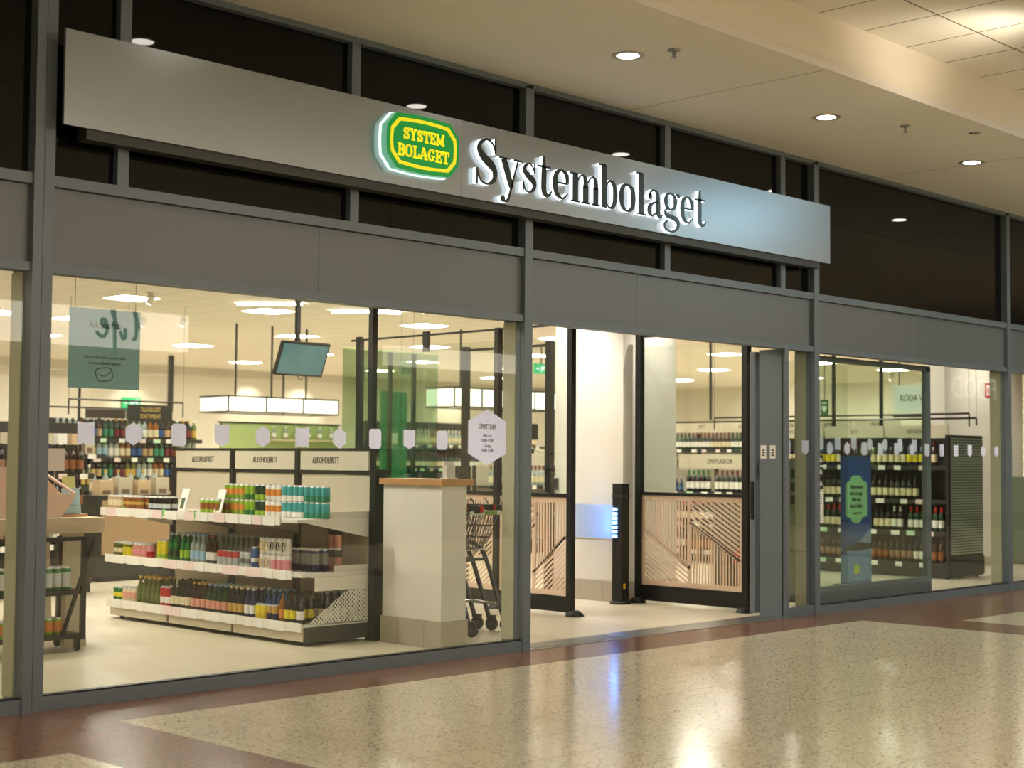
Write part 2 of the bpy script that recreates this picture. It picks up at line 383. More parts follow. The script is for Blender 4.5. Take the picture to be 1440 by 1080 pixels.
# entrance: threshold, head and the edge of the open sliding leaf
sbox('trim_threshold', 0, 3.285, -.04, .26, -.01, .004, STEEL)
sbox('trim_grating', .1, 1.1, .0, .2, .004, .006, mat('grating', rgb(110, 105, 92), .4, .6))
t = bpy.data.objects.new('door_1', None); COL.objects.link(t); t['kind'] = 'structure'
m = MB(); m.box(3.3, 3.36, .30, .36, .02, 2.38, FRAME); m.build('stile', t)
MB().box(3.36, 3.375, .30, .36, .02, 2.38, RUBBER).build('brush_seal', t)
MB().box(3.288, 3.3, .315, .345, .86, 1.2, BLACK).build('pull_handle', t)
MB().box(3.36, 4.9, .325, .335, .1, 2.33, GLASS).build('pane', t)
# second leaf parked behind the window on the far side
t = bpy.data.objects.new('door_2', None); COL.objects.link(t); t['kind'] = 'structure'
m = MB(); m.box(3.84, 6.17, .12, .17, .03, .22, FRAME); m.box(6.08, 6.17, .12, .17, .22, 2.36, FRAME); m.box(3.84, 6.17, .12, .17, 2.33, 2.38, FRAME); m.build('leaf_frame', t)
MB().box(3.84, 6.08, .142, .15, .22, 2.33, GGLASS).build('pane', t)
# small notices on the jamb
for k, (y, l) in enumerate(((.2, 'small white notice on the grey door jamb, the one nearer the doorway'), (.1, 'small white notice on the grey door jamb, the one nearer the passage'))):
    t = thing('jamb_notice', l, 'notice', (3.284, y, 1.47)); MB().box(-.001, 0, -.03, .03, -.06, .06, PAPER).build('sheet', t)
    m = MB()
    for q in range(3): m.box(-.0016, -.001, -.015, .015, -.035 + q * .022, -.023 + q * .022, INK)
    m.build('print', t)
t = thing('door_lock_box', 'small dark wall box on the inner face of the sliding leaf', 'switch', (3.4, .29, 1.3)); MB().box(-.04, .04, -.03, .01, -.07, .07, PLAST).build('casing', t)

# ---- stickers at eye height on the glass
def sh_hex(w, h): return [(0, h), (w, h * .55), (w, -h * .55), (0, -h), (-w, -h * .55), (-w, h * .55)]
def sh_oct(w, h): return [(-w * .7, h), (w * .7, h), (w, h * .75), (w, -h * .75), (w * .7, -h), (-w * .7, -h), (-w, -h * .75), (-w, h * .75)]
def sh_shield(w, h): return [(-w, h), (w, h), (w, -h * .6), (0, -h), (-w, -h * .6)]
def sh_notch(w, h): return [(-w, h), (-w * .4, h * .88), (w * .4, h * .88), (w, h), (w, -h), (w * .3, -h * .85), (0, -h * .98), (-w * .3, -h * .85), (-w, -h)]
ORD = ['first', 'second', 'third', 'fourth', 'fifth', 'sixth', 'seventh', 'eighth', 'ninth', 'tenth', 'eleventh', 'twelfth', 'thirteenth']
SH = [('notched', sh_notch), ('hexagonal', sh_hex), ('octagonal', sh_oct), ('shield shaped', sh_shield), ('hexagonal', sh_hex), ('notched', sh_notch), ('hexagonal', sh_hex), ('octagonal', sh_oct), ('shield shaped', sh_shield), ('octagonal', sh_oct)]
def sticker(x, y, z, sh, label, group, w_=.052, h_=.066):
    o = MB().prism(sh(w_, h_), -.001, 0, LILAC).build('window_sticker', loc=(x, y, z)); tag(o, label, 'sticker', group)
for k in range(10):
    nm, sh = SH[k]
    sticker(-3.59 + .3035 * k, -.001, 1.513, sh, 'pale lilac %s marker sticker on the big window, %s from the corner post' % (nm, ORD[k]), 'marker stickers along the big window')
for k, (x, i) in enumerate(((3.36, 2), (3.65, 3))):
    sticker(x, -.001, 1.513, SH[i][1], 'pale lilac marker sticker on the narrow pane, %s' % ('beside the door jamb' if k == 0 else 'beside the grey post'), 'marker stickers on the narrow pane')
for k in range(12):
    i = (k * 3 + 1) % 10
    sticker(4.06 + .302 * k, -.001, 1.513, SH[i][1], 'pale lilac %s marker sticker on the far window, %s from the entrance' % (SH[i][0], ORD[k]), 'marker stickers along the far window', .045, .062)
for k in range(7):
    i = (k * 3 + 2) % 10
    sticker(4.13 + .29 * k, .139, 1.56, SH[i][1], 'pale lilac marker sticker on the parked door leaf, %s from the entrance' % ORD[k], 'marker stickers on the parked door leaf', .045, .062)
# opening hours
t = thing('opening_hours_sign', 'tall lilac hexagonal opening hours sign on the big window', 'sign', (-.42, -.002, 1.54))
MB().prism([(0, .2), (.19, .115), (.19, -.115), (0, -.2), (-.19, -.115), (-.19, .115)], -.001, 0, LILAC).build('film', t)
text('ÖPPETTIDER', .05, (0, -.0015, .075), INK, t, sx=.62); 
for k, (s, z) in enumerate((('Mån–Fre', .01), ('10.00–19.00', -.022), ('Lördag', -.062), ('10.00–15.00', -.094))): text(s, .03, (0, -.0015, z), INK, t, sx=.8)
text('——', .02, (0, -.0015, .12), INK, t); text('–', .02, (0, -.0015, .045), INK, t)

# ---- the long fascia sign
SIGN = thing('shop_sign', 'long satin grey fascia sign with green emblem and backlit dark lettering', 'sign', (0, -.15, 3.46))
SATIN = mat('satin_sign_metal', rgb(146, 150, 152), .3, .8, noise=.02, nscale=1.5)
m = MB()
for a, b in ((-3.85, -.84), (-.838, 1.05), (1.052, 3.84)): m.box(a, b, 0, .02, -.262, .27, SATIN)
m.build('face_panel', SIGN)
MB().box(-3.7, 3.7, .02, .12, -.32, .2, DGREY).build('back_box', SIGN)
HALO = emat('halo_white', (.88, .97, 1, 1), 2.6)
LDARK = mat('letter_green_black', rgb(14, 34, 30), .3)
def serif(m, x0, x1, y, **k): m.append(('r', x0, x1, y, y + .065))
G = {}
G['S'] = (1.0, [('p', [(.84, 1.12), (.74, 1.34), (.5, 1.45), (.24, 1.3), (.2, 1.08), (.38, .86), (.62, .7), (.82, .5), (.8, .2), (.52, .035), (.24, .14), (.13, .42)], [.05, .06, .07, .13, .2, .27, .29, .22, .16, .07, .06, .05]), ('r', .82, .88, 1.02, 1.5), ('r', .08, .14, 0, .5)])
G['y'] = (.93, [('p', [(.2, .96), (.36, .52), (.53, .06)], [.25, .25, .2]), ('p', [(.8, .96), (.66, .52), (.5, 0), (.38, -.34), (.2, -.42)], [.06, .06, .08, .1, .06]), ('c', .17, -.33, .1), ('r', .0, .42, .94, 1.0), ('r', .62, .98, .94, 1.0)])
G['s'] = (.72, [('p', [(.58, .72), (.48, .9), (.34, .96), (.18, .86), (.16, .7), (.34, .54), (.54, .4), (.56, .18), (.36, .035), (.18, .1), (.1, .32)], [.05, .05, .06, .12, .17, .22, .22, .15, .06, .05, .05]), ('r', .56, .61, .66, 1.0), ('r', .07, .12, 0, .36)])
G['t'] = (.62, [('p', [(.27, 1.3), (.27, .7), (.27, .22), (.36, .06), (.5, .05), (.62, .2)], [.1, .23, .23, .18, .09, .05]), ('r', .02, .56, .93, 1.0)])
G['e'] = (.83, [('p', [(.7, .56), (.66, .84), (.43, .965), (.2, .82), (.15, .5), (.22, .18), (.48, .035), (.72, .22)], [.14, .16, .07, .17, .24, .18, .07, .05]), ('r', .2, .72, .51, .57)])
def arch(x, w=.48): return [('p', [(x + .1, .74), (x + .22, .9), (x + .36, .95), (x + w - .02, .82), (x + w, .55)], [.05, .06, .08, .18, .24]), ('r', x + w - .12, x + w + .12, .03, .6), ('r', x + w - .2, x + w + .2, 0, .06)]
G['m'] = (1.36, [('r', .12, .36, .03, .96), ('r', .0, .3, .93, 1.0), ('r', .04, .44, 0, .06)] + arch(.24) + arch(.72))
G['b'] = (.93, [('r', .13, .36, .0, 1.48), ('r', 0, .3, 1.43, 1.5), ('p', [(.34, .78), (.5, .95), (.7, .86), (.78, .5), (.7, .14), (.5, .03), (.32, .2)], [.05, .07, .17, .24, .17, .07, .05])])
G['o'] = (.9, [('o', [(.44, .96), (.2, .82), (.14, .5), (.2, .18), (.44, .035), (.68, .18), (.74, .5), (.68, .82)], [.07, .17, .24, .17, .07, .17, .24, .17])])
G['l'] = (.5, [('r', .13, .36, .03, 1.48), ('r', 0, .3, 1.43, 1.5), ('r', .02, .48, 0, .06)])
G['a'] = (.86, [('p', [(.16, .72), (.24, .9), (.42, .96), (.58, .84), (.6, .5), (.6, .2), (.68, .06), (.84, .12)], [.1, .08, .07, .17, .23, .22, .15, .05]), ('c', .19, .72, .1), ('p', [(.6, .58), (.36, .5), (.17, .36), (.16, .16), (.32, .05), (.56, .22)], [.05, .09, .18, .2, .08, .05])])
G['g'] = (.88, [('o', [(.4, .97), (.2, .88), (.15, .68), (.2, .48), (.4, .39), (.6, .48), (.65, .68), (.6, .88)], [.07, .13, .2, .13, .07, .13, .2, .13]), ('p', [(.62, .86), (.7, .96), (.8, .98)], [.05, .05, .06]), ('c', .82, .93, .08), ('p', [(.26, .44), (.12, .3), (.2, .16), (.5, .12), (.76, .02), (.8, -.18), (.6, -.36), (.34, -.4), (.12, -.3), (.1, -.14), (.26, -.01)], [.05, .1, .16, .18, .2, .15, .09, .07, .1, .1, .06])])
U = .222; SX = 1.09
xx = -.755
for ch in 'Systembolaget':
    adv, el = G[ch]; body = MB(); face = MB()
    for mb, a, b, mt, gr in ((body, -.038, -.006, HALO, 0), (face, -.043, -.038, LDARK, .01)):
        for e in el:
            if e[0] == 'r': mb.box(e[1] * U * SX, e[2] * U * SX, a, b, e[3] * U, e[4] * U, mt)
            elif e[0] == 'c': mb.prism([(e[1] * U * SX + e[3] * U * math.cos(k * PI / 8), e[2] * U + e[3] * U * math.sin(k * PI / 8)) for k in range(16)], a, b, mt)
            else: mb.ribbon([(p[0] * U * SX, p[1] * U) for p in e[1]], [q * U for q in e[2]], a, b, mt, closed=e[0] == 'o')
    lo = body.build('letter', SIGN, (xx, 0, -.158)); face.build('letter_face', lo)
    xx += adv * U * SX
# emblem
EG = mat('emblem_green', rgb(0, 140, 60), .25, emit=rgb(0, 132, 52), es=.6); EY = mat('emblem_yellow', rgb(240, 222, 20), .3, emit=rgb(240, 220, 20), es=.62)
EW = emat('emblem_halo', (.72, 1, .86, 1), 1.5)
def octo(w, h, c, bow=.012):
    P = []
    def seg(a, b, k, n=6):
        for i in range(n):
            t_ = i / n; x_ = a[0] + (b[0] - a[0]) * t_; y_ = a[1] + (b[1] - a[1]) * t_; s_ = math.sin(t_ * PI) * bow; P.append((x_ + k[0] * s_, y_ + k[1] * s_))
    seg((-w + c, h), (w - c, h), (0, 1)); seg((w - c, h), (w, h - c), (0, 0), 1); seg((w, h - c), (w, -h + c), (.6, 0)); seg((w, -h + c), (w - c, -h), (0, 0), 1)
    seg((w - c, -h), (-w + c, -h), (0, -1)); seg((-w + c, -h), (-w, -h + c), (0, 0), 1); seg((-w, -h + c), (-w, h - c), (-.6, 0)); seg((-w, h - c), (-w + c, h), (0, 0), 1)
    return P
em = MB().prism(octo(.345, .182, .085), -.085, -.03, EG, side=mat('emblem_side', rgb(10, 110, 60), .4, emit=(.35, .9, .6, 1), es=.4)).build('emblem', SIGN, (-1.272, 0, .014)); em.scale = (.93, 1, 1); em['label'] = 'green cut-corner emblem with yellow border'
MB().prism(octo(.352, .19, .087), -.03, -.012, EW).build('halo', em)
bd = MB(); O1 = octo(.312, .152, .07); O2 = octo(.290, .131, .063)
n = len(O1)
for k in range(n):
    k2 = (k + 1) % n; bd.prism([O1[k], O1[k2], O2[k2], O2[k]], -.092, -.084, EY)
bd.build('border', em)
B = {}
B['S'] = (.95, [('p', [(.72, .72), (.5, .9), (.26, .84), (.2, .66), (.5, .5), (.76, .34), (.7, .14), (.44, .09), (.18, .28)], [.16, .18, .22, .22, .24, .22, .22, .18, .16]), ('r', .68, .82, .62, 1), ('r', .1, .24, 0, .38)])
B['Y'] = (1.0, [('p', [(.2, .96), (.5, .48)], [.24, .24]), ('p', [(.8, .96), (.5, .48)], [.2, .2]), ('r', .38, .62, 0, .5), ('r', 0, .42, .86, 1), ('r', .6, 1, .86, 1), ('r', .24, .76, 0, .14)])
B['T'] = (.95, [('r', .36, .6, 0, 1), ('r', .03, .93, .86, 1), ('r', .03, .15, .62, 1), ('r', .81, .93, .62, 1), ('r', .22, .74, 0, .14)])
B['E'] = (.92, [('r', .14, .38, 0, 1), ('r', .02, .84, .86, 1), ('r', .02, .84, 0, .14), ('r', .3, .64, .44, .57), ('r', .72, .84, .66, 1), ('r', .74, .86, 0, .36), ('r', .56, .66, .34, .66)])
B['M'] = (1.25, [('r', .1, .26, 0, 1), ('r', .9, 1.14, 0, 1), ('p', [(.22, .94), (.6, .14)], [.24, .24]), ('p', [(1.0, .94), (.6, .14)], [.16, .16]), ('r', 0, .38, 0, .14), ('r', .78, 1.24, 0, .14), ('r', 0, .34, .86, 1), ('r', .92, 1.24, .86, 1)])
B['B'] = (.95, [('r', .12, .36, 0, 1), ('r', 0, .5, 0, .14), ('r', 0, .5, .86, 1), ('r', .3, .56, .45, .57), ('p', [(.48, .93), (.68, .88), (.72, .72), (.66, .57), (.46, .52)], [.14, .2, .24, .2, .12]), ('p', [(.46, .5), (.7, .46), (.78, .28), (.7, .1), (.48, .07)], [.12, .2, .25, .2, .14])])
B['O'] = (.98, [('o', [(.47, .93), (.2, .82), (.14, .5), (.2, .18), (.47, .07), (.74, .18), (.8, .5), (.74, .82)], [.15, .2, .25, .2, .15, .2, .25, .2])])
B['L'] = (.88, [('r', .14, .38, 0, 1), ('r', .02, .5, .86, 1), ('r', .02, .82, 0, .14), ('r', .7, .84, 0, .42)])
B['A'] = (1.02, [('p', [(.16, .06), (.46, .98)], [.15, .15]), ('p', [(.84, .04), (.5, .98)], [.25, .25]), ('r', .26, .72, .26, .38), ('r', 0, .36, 0, .14), ('r', .6, 1.02, 0, .14)])
B['G'] = (1.0, [('p', [(.8, .7), (.6, .91), (.34, .88), (.16, .5), (.32, .12), (.58, .08), (.74, .22)], [.14, .16, .2, .25, .2, .16, .2]), ('r', .62, .84, .06, .42), ('r', .5, .96, .36, .48), ('r', .74, .86, .62, 1)])
def slab(word, total, h, z, parent):
    tot = sum(B[c][0] for c in word); k = total / tot; x = -total / 2
    mb = MB()
    for c in word:
        for e in B[c][1]:
            if e[0] == 'r': mb.box(x + e[1] * k, x + e[2] * k, -.09, -.084, z + e[3] * h, z + e[4] * h, EY)
            else: mb.ribbon([(x + p[0] * k, z + p[1] * h) for p in e[1]], [q * (h + k) / 2 for q in e[2]], -.09, -.084, EY, closed=e[0] == 'o')
        x += B[c][0] * k
    return mb.build('lettering', parent)
slab('SYSTEM', .4, .078, .018, em); slab('BOLAGET', .5, .082, -.098, em)


# ================================================================== INSIDE THE SHOP: shell and lights
CZ = 3.55
sbox('floor_shop', -8, 28, .02, 23, -.1, 0.001, FLOORI)
struct('ceiling_shop', MB().box(-8, 28, .3, 23, CZ, CZ + .1, CEILI))
sbox('wall_back', -8, 28, 23, 23.1, 0, CZ, WALLI)
mw = MB(); mw.box(27.9, 28, .3, 23, 0, CZ, WALLI); struct('wall_right', mw)
sbox('wall_left', -8.1, -8, .3, 23, 0, CZ, WALLI)
sbox('trim_back_wall', -8, 28, 22.94, 23, 3.3, 3.36, WHITE)
FR = mat('light_frame', rgb(230, 222, 205), .5)
def lpanel():
    t = thing('ceiling_light_panel', '', 'ceiling light')
    m = MB()
    for a in ((-.3, .3, -.3, -.285), (-.3, .3, .285, .3), (-.3, -.285, -.285, .285), (.285, .3, -.285, .285)): m.box(a[0], a[1], a[2], a[3], -.012, 0, FR)
    m.build('frame', t)
    MB().box(-.285, .285, -.285, .285, -.006, 0, DIFF).build('diffuser', t)
    return reg(t)
LP = lpanel(); NUM = ['first', 'second', 'third', 'fourth', 'fifth', 'sixth']
for r, (y, xs) in enumerate(((3.3, (-5, -2.2, .6, 3.4, 6.2, 9.0, 12, 15)), (6.8, (-4, -1, 2, 5, 8, 11, 14, 17, 20)), (10.3, (.2, 2.95, 5.25, 8.35, 11.6, 14.1, 16.6, 20, 23.1)), (13.6, (2.8, 4.0, 8.3, 11.5, 14.5, 17.5, 20.6, 24.7)), (17, (5.2, 8.4, 11.4, 14.4, 17.4, 20.6, 23.7)), (20.3, (5, 8.4, 12, 16, 20, 24)))):
    for k, x in enumerate(xs):
        put(LP, USED, (x, y, CZ), 'square light panel in the shop ceiling, %s row behind the window' % NUM[r], 'light panels, %s row' % NUM[r])
# small adjustable spots on the ceiling
def cspot():
    t = thing('ceiling_spotlight', '', 'spotlight')
    m = MB(); m.lathe([(.05, 0), (.05, -.015)], SHELFW, 12); m.tube([(0, 0, -.01), (0, 0, -.06)], .012, SHELFW); m.build('mount', t)
    T = Matrix.Translation((0, 0, -.09)) @ Matrix.Rotation(R(35), 4, 'X')
    MB().lathe([(.045, -.06), (.05, .05)], SHELFW, 14, T=T).build('housing', t)
    MB().lathe([(.04, -.064), (.038, -.058)], SPOTL, 14, T=T).build('lamp', t)
    return reg(t)
CS = cspot()
for x, y, l in ((2.75, 9.5, 'beside the nearest visible light panel'), (5.9, 7.6, 'next to the hanging screen'), (4.5, 12.5, 'over the spirits shelves'), (4.9, 12.0, 'lower one of the pair over the spirits shelves'), (6.6, 16.5, 'near the back cove'), (22, 13.0, 'over the far map wall'), (7.1, 18.6, 'in front of the back wall'), (20.4, 9.0, 'over the red wine wall'), (24.6, 11.2, 'at the far right end of the ceiling')):
    put(CS, USED, (x, y, CZ), 'small white ceiling spotlight ' + l)
# washes on the white wall beside the entrance, then added fill spots
spot('spot_wash', (2.62, 2.42, 3.5), 230, (1, .95, .86), 62, 1, (0, R(-24), 0), r=.03)
spot('entrance_fill', (2.7, 1.2, 3.5), 60, (1, .95, .86), 100, 1, (0, R(-20), 0))  # added fill for the vestibule fence, no fitting
spot('spot_wash_side', (3.78, 1.25, 3.5), 170, (1, .95, .86), 60, 1, (R(20), 0, 0), r=.03)
spot('partition_fill', (10.9, .9, 3.45), 190, (1, .93, .82), 100, 1, (R(32), 0, 0))  # unseen spot added to light the partition face
spot('window_display_fill', (6.0, .45, 3.45), 170, (1, .95, .86), 95, 1, (R(28), 0, 0))  # added to light the banner from the front, no lamp there
spot('wine_shelf_fill', (6.6, 2.4, 3.45), 150, (1, .95, .86), 95, 1, (0, R(-45), 0))  # added fill aimed at the wine shelf fronts
spot('gondola_fill', (-3.0, 2.3, 3.45), 190, (1, .95, .86), 100, 1, (0, R(-42), 0))  # added fill that brightens the gondola front
spot('low_wall_fill', (-2.2, .6, 3.3), 70, (1, .95, .86), 70, 1, (0, R(-40), 0))  # added fill on the low white wall
for y_ in (9.0, 12.5, 16): spot('map_wall_fill', (25.2, y_, 3.5), 330, (1, .95, .84), 110, 1, (0, R(-50), 0))  # unseen spots added to brighten the far wall
spot('exit_wash', (10.7, 22.2, 3.5), 90, (1, .95, .82), 90, .8, (R(20), 0, 0))

# white wall block beside the entrance
sbox('wall_entrance', 3.3, 4.14, 1.86, 2.76, 0, CZ, WHITE)
sbox('baseboard_entrance', 3.285, 4.15, 1.848, 2.77, 0, .2, BASET)

# ================================================================== lattice fences
def clip(poly, a, b):
    """keep the part of poly to the left of the line a->b"""
    out = []
    f = lambda p: (b[0] - a[0]) * (p[1] - a[1]) - (b[1] - a[1]) * (p[0] - a[0])
    for i, p in enumerate(poly):
        q = poly[(i + 1) % len(poly)]; fp, fq = f(p), f(q)
        if fp >= 0: out.append(p)
        if fp * fq < 0: t_ = fp / (fp - fq); out.append((p[0] + (q[0] - p[0]) * t_, p[1] + (q[1] - p[1]) * t_))
    return out
def clip_to(poly, region):
    for i in range(len(region)):
        poly = clip(poly, region[i], region[(i + 1) % len(region)])
        if len(poly) < 3: return None
    return poly
def lattice(L, H, flip=False):
    """boards in a local xz frame, x to the viewer's right"""
    m = MB(); fr = .035; D = .007
    for a in ((0, L, 0, fr * 1.4), (0, L, H - fr * 1.4, H), (0, fr, fr * 1.4, H - fr * 1.4), (L - fr, L, fr * 1.4, H - fr * 1.4)): m.box(a[0], a[1], 0, D, a[2], a[3], BIRCH)
    W, HH = L - 2 * fr, H - 2.8 * fr
    regs = [('v', [(0, 1), (0, .62), (.47, .2), (.47, 1)]), ('d', [(0, .62), (0, 0), (.47, 0), (.47, .2)]), ('d', [(.49, 1), (.49, .72), (1, .3), (1, 1)]), ('v', [(.49, .72), (.49, 0), (1, 0), (1, .3)])]
    U_ = lambda p: (fr + (1 - p[0] if flip else p[0]) * W, fr * 1.4 + p[1] * HH)
    sl = (.42 / .49) * HH / W * (1 if flip else -1)
    for kind, rg in regs:
        P = [U_(p) for p in rg]
        if not flip: P = P  # orientation fixed below
        A = sum(P[i][0] * P[(i + 1) % 4][1] - P[(i + 1) % 4][0] * P[i][1] for i in range(4))
        if A < 0: P = P[::-1]
        if kind == 'v':
            x = fr
            while x < L - fr:
                q = clip_to([(x, 0), (x + .0175, 0), (x + .0175, H), (x, H)], P)
                if q: m.prism(q, 0, D, BIRCH)
                x += .0345
        else:
            c = -1.2
            while c < 2.4:
                q = clip_to([(-.1, c - .1 * sl), (L + .1, c + (L + .1) * sl), (L + .1, c + .025 + (L + .1) * sl), (-.1, c + .025 - .1 * sl)], P)
                if q: m.prism(q, 0, D, BIRCH)
                c += .046
    for a, b in (((0, .62), (.49, .18)), ((.48, .74), (1, .3)), ((.48, 0), (.48, 1))):
        a, b = U_(a), U_(b); m.ribbon([a, b], [.028, .028], .0, D, BIRCH, sub=1)
    return m
def foot(m): m.lathe([(.085, 0), (.085, .012), (.055, .045), (.03, .055)], BLACK, 14); return m
F = thing('entrance_fence', 'black framed fence with slatted birch panels and glass, in line with the trolleys', 'fence', (2.0, 0, 0))
for k, (y0, y1) in enumerate(((1.40, 2.26), (2.33, 3.27), (3.34, 4.28))):
    p = lattice(y1 - y0, .88, True).build('slatted_panel', F, (0, y1, .17), (0, 0, -PI / 2))
    bx('kick_panel', -.012, .012, y0, y1, .03, .17, BLACK, F); bx('top_rail', -.02, .02, y0, y1, 1.05, 1.085, BLACK, F); bx('glass_pane', -.004, .004, y0, y1, 1.09, 2.5, SGLASS, F)
for y in (1.37, 2.295, 3.305, 4.31):
    p = MB().box(-.03, .03, y - .028, y + .028, 0, 2.62 if y != 3.305 else 1.09, BLACK).build('post', F)
    foot(MB()).build('foot', p, (0, y - (.05 if y < 2 else 0), 0))
bx('upper_rail', -.008, .008, 1.37, 4.45, 2.595, 2.615, BLACK, F)
for y in (3.3, 4.32): bx('rail_bracket', -.02, .02, y - .035, y + .035, 2.44, 2.64, BLACK, F)
F = thing('entrance_gate_fence', 'black framed slatted birch fence beside the sliding door and the white wall', 'fence', (3.45, 0, 0))
lattice(1.2, .87).build('slatted_panel', F, (0, 1.74, .18), (0, 0, -PI / 2))
bx('kick_panel', -.012, .012, .54, 1.74, .03, .18, BLACK, F); bx('top_rail', -.02, .02, .54, 1.74, 1.05, 1.08, BLACK, F); bx('glass_pane', -.004, .004, .54, 1.74, 1.085, 2.5, SGLASS, F)
for y in (.5, 1.77):
    p = MB().box(-.035, .03, y - .032, y + .032, 0, 2.62, BLACK).build('post', F); foot(MB()).build('foot', p, (-.03, y, 0))
bx('upper_rail', -.02, .02, .5, 1.77, 2.59, 2.62, BLACK, F)
F = thing('inner_fence_post', 'tall black post behind the glass fence, left of the green exit sign', 'post', (3.29, 4.07, 0)); bx('pole', -.035, .035, -.035, .035, 0, 2.6, BLACK, F)
F = thing('inner_fence_post', 'tall black post behind the glass fence, beside the white wall', 'post', (3.29, 2.83, 0)); bx('pole', -.035, .035, -.035, .035, 0, 2.6, BLACK, F); bx('lock_case', -.06, .06, -.12, -.035, 1.08, 1.2, BLACK, F)
F = thing('inner_fence_rail', 'thin black rail joining the two inner posts', 'rail', (3.29, 0, 0)); bx('rail', -.01, .01, 2.86, 4.03, 2.55, 2.575, BLACK, F)

# automatic gate post with blue light and its glass arm
F = thing('gate_post', 'short black automatic gate post with blue light beside the white wall', 'gate', (3.2, 1.8, 0))
m = MB(); m.lathe([(.105, 0), (.105, .02), (.08, .03)], BLACK, 20); m.build('base_plate', F)
m = MB(); m.box(-.055, .055, -.06, .06, .02, 1.16, BLACK); m.build('column', F); MB().box(-.06, .06, -.065, .065, 1.03, 1.05, DGREY).build('collar', F)
MB().box(-.03, .0, -.062, -.06, .15, .2, mat('yellow_tag', rgb(220, 170, 20), .5)).build('warning_label', F)
BLUE = emat('blue_led', (.1, .3, 1, 1), 22)
m = MB()
for k in range(7): m.box(-.062, -.055, .0, .05, .64 + k * .043, .665 + k * .043, BLUE)
m.build('blue_light', F)
l = bpy.data.lights.new('blue_glow', 'AREA'); l.shape = 'RECTANGLE'; l.size = .28; l.size_y = .05; l.energy = 7; l.color = (.15, .4, 1)
lo = bpy.data.objects.new('blue_glow', l); COL.objects.link(lo); lo.location = (3.13, 1.83, .79); lo.rotation_euler = (0, R(90), R(90) + R(0)); lo.rotation_euler = (R(90), R(90), 0)
fm = bpy.data.materials.new('frosted_film'); fm.use_nodes = True; nt = fm.node_tree; b_ = nt.nodes['Principled BSDF']; b_.inputs['Base Color'].default_value = rgb(150, 184, 232); b_.inputs['Alpha'].default_value = .38; b_.inputs['Roughness'].default_value = .4  # bluish film colour carries the glow of the blue light
bx('arm_glass', -.006, .006, .06, .62, .62, .95, fm, F); bx('arm_frame', -.01, .01, .06, .62, .6, .62, CHROME, F)

# ================================================================== low wall with oak top
F = thing('low_wall', 'low white wall with oak top beside the trolleys', 'half wall', (0, 0, 0))
bx('body', -.45, -.2, .43, 1.08, .0, 1.19, WHITE, F); bx('baseboard', -.462, -.188, .418, 1.09, 0, .2, BASET, F)
o = bx('top_board', -.48, -.15, .4, 1.1, 1.19, 1.235, OAK, F); o['label'] = 'oak top board'
F = thing('leaflet_holder', 'white leaflet holder standing on the oak top of the low wall', 'leaflet holder', (-.28, .55, 1.236))
bx('back', -.05, .05, -.005, .005, 0, .13, PAPER, F); bx('base', -.05, .05, -.05, .03, 0, .008, PAPER, F); bx('leaflets', -.045, .045, -.03, -.006, .008, .1, mat('leaflet', rgb(222, 218, 208), .5), F)

